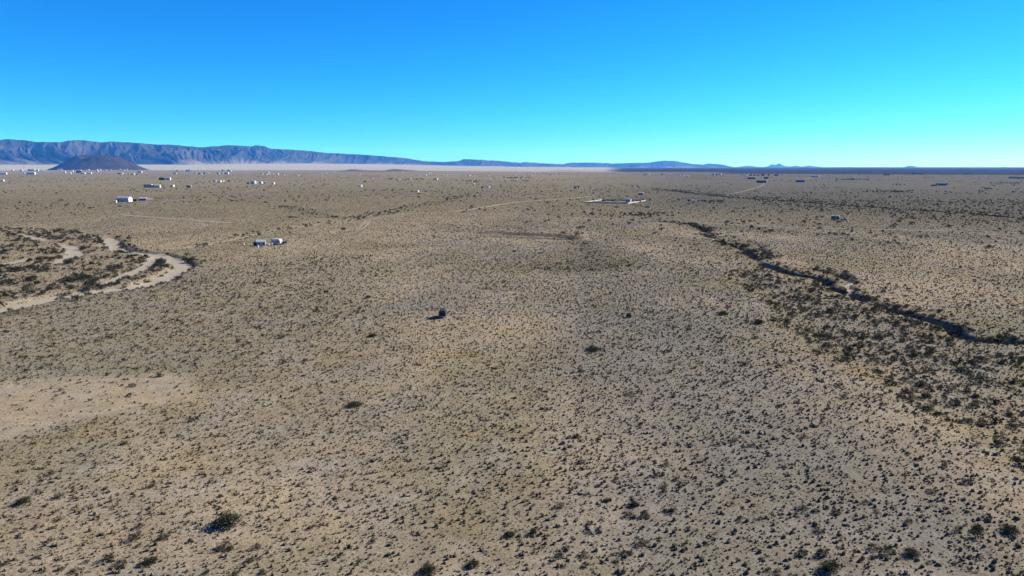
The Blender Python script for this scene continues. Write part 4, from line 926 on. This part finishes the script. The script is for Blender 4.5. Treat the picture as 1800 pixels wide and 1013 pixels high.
# ------------------------------------------------------------------ shrubs that stand out: each one a thing
def shrub(me, p, sx, sz, label, group=None, name='desert_shrub', rz=None):
    o = link(name, me); o.location = (p[0], p[1], p[2] - .03); o.rotation_euler.z = random.uniform(0, 6.28) if rz is None else rz
    o.scale = (sx, sx * random.uniform(.85, 1.15), sz); return tag(o, label, 'shrub', group)
def split_shrub(src, name, p, sx, sz, label):
    """a shrub near enough to show leaves and bare stems"""
    r = root(name, Vector((p[0], p[1], p[2] - .03)), random.uniform(0, 6.28)); r.scale = (sx, sx, sz)
    for mi, nm in ((0, 'foliage'), (1, 'branches')):
        v = []; f = []
        for q in src.polygons:
            if q.material_index == mi: o = len(v); v += [tuple(src.vertices[k].co) for k in q.vertices]; f.append(tuple(range(o, o + len(q.vertices))))
        me = bpy.data.meshes.new(nm); me.from_pydata(v, [], f); me.materials.append(src.materials[mi]); link(nm, me, r)
    return tag(r, label, 'shrub')
SPECIAL = [  # photo x, base y, width px, height px, mesh, label
    (403, 921, 42, 20, BIG[0], 'large dark spreading shrub in the left foreground, biggest of all'),
    (1105, 558, 10, 10, ROUND[0], 'round green juniper bush alone in the middle of the plain'),
    (1271, 553, 13, 8, ROUND[1], 'green bush left of another at the edge of the scrub'),
    (1334, 569, 16, 9, ROUND[2], 'wide green bush on the right at the edge of the scrub'),
    (1044, 616, 26, 8, BIG[1], 'low wide dark shrub right of centre on open grassland'),
    (625, 714, 26, 8, BIG[2], 'low dark shrub at mid left of the grassland'),
    (40, 885, 18, 9, BIG[1], 'dark shrub at the far left edge of the foreground'),
    (1115, 890, 16, 10, BIG[0], 'dark shrub in the lower middle of the foreground'),
    (830, 994, 20, 10, BIG[2], 'dark shrub at the bottom edge left of the centre'),
    (755, 1004, 30, 12, BIG[0], 'wide dark shrub at the very bottom, left of the centre'),
    (263, 990, 22, 9, BIG[1], 'dark shrub at the bottom left of the foreground'),
    (1458, 1003, 28, 16, BIG[1], 'broad dark shrub at the bottom right of the centre'),
    (1720, 933, 18, 9, BIG[0], 'dark shrub in the lower right corner area'),
    (1776, 934, 24, 10, BIG[2], 'wider dark shrub at the right edge, lower right'),
    (1600, 975, 24, 11, BIG[0], 'dark shrub low in the right foreground'),
    (897, 942, 16, 9, BIG[1], 'compact dark shrub left of a similar one, lower middle'),
    (938, 938, 14, 10, BIG[2], 'compact dark shrub right of a similar one, lower middle'),
    (655, 592, 16, 6, BIG[0], 'small dark shrub left of and below the black car'),
    (1106, 468, 5, 5, ROUND[1], 'small green bush at the foot of the terrace'),
    (1104, 462, 4, 4, ROUND[0], 'tiny green bush on the terrace edge'),
    (904, 443, 6, 4, ROUND[2], 'small dark bush in front of the dark terrace line'),
    (647, 524, 10, 5, BIG[1], 'dark shrub up left of the black car'),
    (604, 404, 9, 4, BIG[2], 'dark shrub left of the two-rut track')]
for px, py, w, h, me, lb in SPECIAL:
    p = spot(px, py); m = mpp(p); split_shrub(me, 'juniper_bush' if me in ROUND else 'large_shrub', p, w * m * .95, h * m / (.62 if me in BIG else 1.0), lb); CLEAR.append((p.x, p.y, w * m * .4))

def along(path, n, jitter, seed):
    g = np.random.default_rng(seed); P = np.array(path); L = np.concatenate([[0], np.cumsum(np.hypot(*np.diff(P, axis=0).T))])
    t = g.uniform(0, L[-1], n); return np.interp(t, L, P[:, 0]) + g.normal(0, jitter, n), np.interp(t, L, P[:, 1]) + g.normal(0, jitter, n)
def box_pts(poly, density, seed):
    g = np.random.default_rng(seed); P = np.array(poly); a0, a1 = P.min(0), P.max(0); n = int((a1[0] - a0[0]) * (a1[1] - a0[1]) * density)
    x, y = g.uniform(a0[0], a1[0], n), g.uniform(a0[1], a1[1], n); return x, y
ZX, ZY, ZS, ZK = [], [], [], []              # position, width in metres, zone
def zone(x, y, s, k):
    ok = ~bare(x, y); ZX.append(x[ok]); ZY.append(y[ok]); ZS.append(s[ok]); ZK.append(np.full(ok.sum(), k))
# 0: island and banks of the left wash
x, y = box_pts(ISLAND, .11, 1); k = (poly_mask(x, y, ISLAND, 3, 3) > .5) & (fbm(x / 20, y / 8, 3, 91) > .46); x, y = x[k], y[k]
zone(x, y, np.clip(RNG.lognormal(.30, .45, len(x)), .6, 4.0), 0)
for q, n, j in ((WASH[0][0], 260, 5.5), (WASH[1][0], 80, 4.5), (WASH[2][0], 50, 5), (WASH[4][0], 50, 5)):
    x, y = along(q, n, j, n); zone(x, y, np.clip(RNG.lognormal(.6, .35, n), .8, 3.8), 0)
# 1: right arroyo
for q, n, j in ((ARROYO[0][0], 820, 2.4), (ARROYO[0][0], 420, 6), (ARROYO[1][0], 40, 3), (ARROYO[2][0], 40, 3), (ARROYO[3][0], 60, 2.5)):
    x, y = along(q, n, j, n + 7); ns = fbm(x / 12, y / 12, 2, 92) > .38; x, y = x[ns], y[ns]; zone(x + .8, y + 1.6, np.clip(RNG.lognormal(.25, .35, len(x)), .6, 2.6), 1)
# 2: creosote flat between the arroyo and the foreground
x, y = box_pts(CREO, .36, 3); k = (poly_mask(x, y, CREO, 2, 5) > .5) & (fbm(x / 7, y / 7, 2, 93) > .36); x, y = x[k], y[k]
zone(x, y, np.clip(RNG.lognormal(-.12, .34, len(x)), .4, 2.2), 2)
# 3: open grassland, scattered
x, y = sector(9000, 60, 520, 1.4); k = fbm(x / 45, y / 60, 3, 94) > .42 + .08 * (y > 250) - .10 * sstep(-40, 60, x); x, y = x[k], y[k]
zone(x, y, np.clip(RNG.lognormal(-.52, .40, len(x)), .3, 1.6), 3)
# 4: beyond: left scrub, forks, far wash, far plain
x, y = box_pts(LEFTSCRUB, .09, 5); k = (poly_mask(x, y, LEFTSCRUB, 10, 8) > .5) & (fbm(x / 10, y / 10, 2, 95) > .42); x, y = x[k], y[k]; zone(x, y, np.clip(RNG.lognormal(-.35, .3, len(x)), .4, 1.3), 4)
for q, n, j in ((FORK, 260, 9), (WASH[5][0], 160, 4.0), (FARWASH, 900, 6), (FARWASH, 600, 22)):
    x, y = along(q, n, j, n + 3); zone(x, y, np.clip(RNG.lognormal(.35, .4, n), .7, 3.2), 5)
x, y = box_pts(DARKZONE, .11, 16); k = poly_mask(x, y, DARKZONE, 12, 10) > .5; x, y = x[k], y[k]; zone(x, y, np.clip(RNG.lognormal(-.3, .3, len(x)), .4, 1.4), 5)
x, y = box_pts(RIGHTSCRUB, .012, 6); k = poly_mask(x, y, RIGHTSCRUB, 15, 20) > .5; x, y = x[k], y[k]; zone(x, y, np.clip(RNG.lognormal(.4, .35, len(x)), .8, 3), 5)
x, y = sector(17000, 420, 4600, 1.1); k = fbm(x / 160, y / 320, 3, 96) > .43; x, y = x[k], y[k]; zone(x, y, np.clip(RNG.lognormal(.55, .4, len(x)), .8, 4.5), 5)
# rows of trees planted near the compound and on the right plain
def row(x0, x1, y0, y1, n, smin, smax, seed):
    g = np.random.default_rng(seed); P = np.array([spot(a, b)[:2] for a, b in zip(g.uniform(x0, x1, n), g.uniform(y0, y1, n))]); return P[:, 0], P[:, 1], g.uniform(smin, smax, n)
for a in ((1088, 1160, 375, 380.5, 46, 1.4, 3.0, 1), (1024, 1090, 374, 380, 12, 1.2, 2.2, 2), (1516, 1602, 336.3, 338.6, 44, 2.2, 4.2, 3), (1466, 1500, 315.6, 316.8, 26, 3, 6, 4), (1500, 1526, 315, 317, 14, 3, 6, 5), (1568, 1590, 324.6, 326, 10, 2.5, 4, 6), (1226, 1272, 353, 356, 30, 1.4, 3, 7), (885, 935, 312.6, 314, 30, 3.5, 7, 8), (886, 930, 317, 319.5, 16, 3, 5, 9),
          (1720, 1728, 336.6, 338, 4, 2.5, 4, 10), (1731, 1742, 332.2, 333.2, 10, 2.5, 4.2, 11), (1779, 1785, 337.4, 339, 5, 2.5, 4, 12), (680, 745, 315, 316.4, 30, 3, 5.5, 13), (800, 850, 317.5, 320, 26, 3, 5, 14), (1740, 1792, 322, 323.6, 18, 3, 5, 15), (300, 340, 301, 302.5, 20, 4, 8, 16), (1060, 1086, 352.8, 354.2, 12, 1.5, 3, 17), (1110, 1132, 352.4, 354, 16, 1.5, 3.2, 18), (504, 522, 381, 384, 9, 1.2, 2.2, 19)):
    zone(*row(*a), 6)
ZX, ZY, ZS, ZK = map(np.concatenate, (ZX, ZY, ZS, ZK)); ZZ = gz(ZX, ZY)
DIST = np.sqrt(ZX ** 2 + ZY ** 2 + (CAM_H - ZZ) ** 2)
azm = np.degrees(np.arctan2(ZX, ZY)); dep = np.degrees(np.arctan2(CAM_H - ZZ, np.hypot(ZX, ZY)))
seen = (np.abs(azm) < 36.2) & (dep < 32)
app = np.where(seen, ZS / DIST, 0); order = np.argsort(-app); own = np.zeros(len(ZX), bool); own[order[:300]] = True
ZL = ['on the left sandy wash', 'lining the right arroyo', 'on the scrub flat below the right arroyo', 'on the open grassland', 'on the slope below the left wash', 'out on the plain', 'planted near the far homesteads']
ZG = ['shrubs of the left wash', 'shrubs of the right arroyo', 'shrubs of the right scrub flat', 'shrubs of the open grassland', 'shrubs below the left wash', 'shrubs of the far plain', 'bushes by the homesteads']
ZN = ['wash_shrub', 'arroyo_shrub', 'creosote_shrub', 'grassland_shrub', 'slope_shrub', 'plain_shrub', 'planted_bush']
for i in np.where(own)[0]:
    k = int(ZK[i]); wide = app[i] * FOC
    ang = R(dep[i]) - PITCH; row_ = 506.5 + FOC * math.tan(ang); col_ = 900 + FOC * math.tan(R(azm[i])) * math.cos(R(dep[i])) / math.cos(ang)
    size_ = 'tiny' if wide < 5.5 else 'small' if wide < 7 else 'medium' if wide < 9.5 else 'large'
    rw = 'top' if row_ < 440 else 'upper' if row_ < 540 else 'middle' if row_ < 660 else 'lower' if row_ < 800 else 'low' if row_ < 910 else 'bottom'
    cw = ['far left', 'left', 'left of centre', 'centre left', 'centre', 'centre right', 'right of centre', 'right', 'far right'][int(min(8, max(0, col_ // 200)))]
    shrub(random.choice(SHRUBS), (ZX[i], ZY[i], ZZ[i]), ZS[i], ZS[i] * random.uniform(.85, 1.25), f'{size_} dark shrub {ZL[k]}, {rw} part, {cw}', ZG[k], ZN[k])
i = np.where(~own)[0]; tall = np.where(ZK[i] == 6, 1.15, 1.0) * RNG.uniform(.85, 1.2, len(i))
scatter('scattered_scrub', np.stack([ZX[i], ZY[i], ZZ[i] - .03], -1), np.stack([ZS[i], ZS[i], ZS[i] * tall], -1), RNG.uniform(0, 6.28, len(i)), RNG.integers(0, 4, len(i)), SMALL, 'countless small dark shrubs scattered over the plain')

# ------------------------------------------------------------------ grass tufts and sage, too many to count
def by_density(rho, r0, r1):
    """points of the sector whose density (per square metre) is rho(r)"""
    r = np.linspace(r0, r1, 4000); w = rho(r) * r * R(94); c = np.concatenate([[0], np.cumsum((w[1:] + w[:-1]) * .5 * (r[1] - r[0]))])
    n = int(c[-1]); rr_ = np.interp(RNG.uniform(0, c[-1], n), c, r); az = RNG.uniform(R(-47), R(47), n); return rr_ * np.sin(az), rr_ * np.cos(az)
x, y = by_density(lambda r: (2.5 + 1.7 * sstep(190, 80, r)) * np.minimum(1, 200 / r) ** 1.55 * (1 - sstep(700, 1900, r)), 58, 1900)
d = np.hypot(x, y)
cl = fbm(x / 6, y / 6, 2, 97); keep = ~bare(x, y) & (cl > .06 + .05 * sstep(.52, .40, fbm(x / 55, y / 75, 3, 99)))
keep &= ~((poly_mask(x, y, PALE_BENCH, 3, 3) > .5) & (RNG.uniform(0, 1, len(x)) < .82))
x, y, d = x[keep], y[keep], d[keep]; z = gz(x, y); n = len(x)
size = np.clip(RNG.lognormal(-1.82, .52, n), .07, .5) * np.clip(d / 130, 1, 12) ** .30
hgt = size * RNG.uniform(.5, .95, n)
vi = RNG.integers(0, 6, n); sg = RNG.uniform(0, 1, n) < .08 + .14 * (fbm(x / 60, y / 60, 3, 98) > .52)
vi = np.where(sg, 6 + RNG.integers(0, 4, n), vi)
tint = soil_colour(x.copy(), y.copy()) * np.array([1.0, .98, .90])[None, :] * RNG.uniform(.72, 1.22, n)[:, None]
scatter('bunch_grass', np.stack([x, y, z - .01], -1), np.stack([size, size, hgt], -1), RNG.uniform(0, 6.28, n), vi, TUFTS + SAGE, 'dry straw bunch grass and sage covering the plain', tint)
print('tufts', n, 'scrub', len(i), 'own', own.sum(), np.bincount(ZK[own], minlength=7))
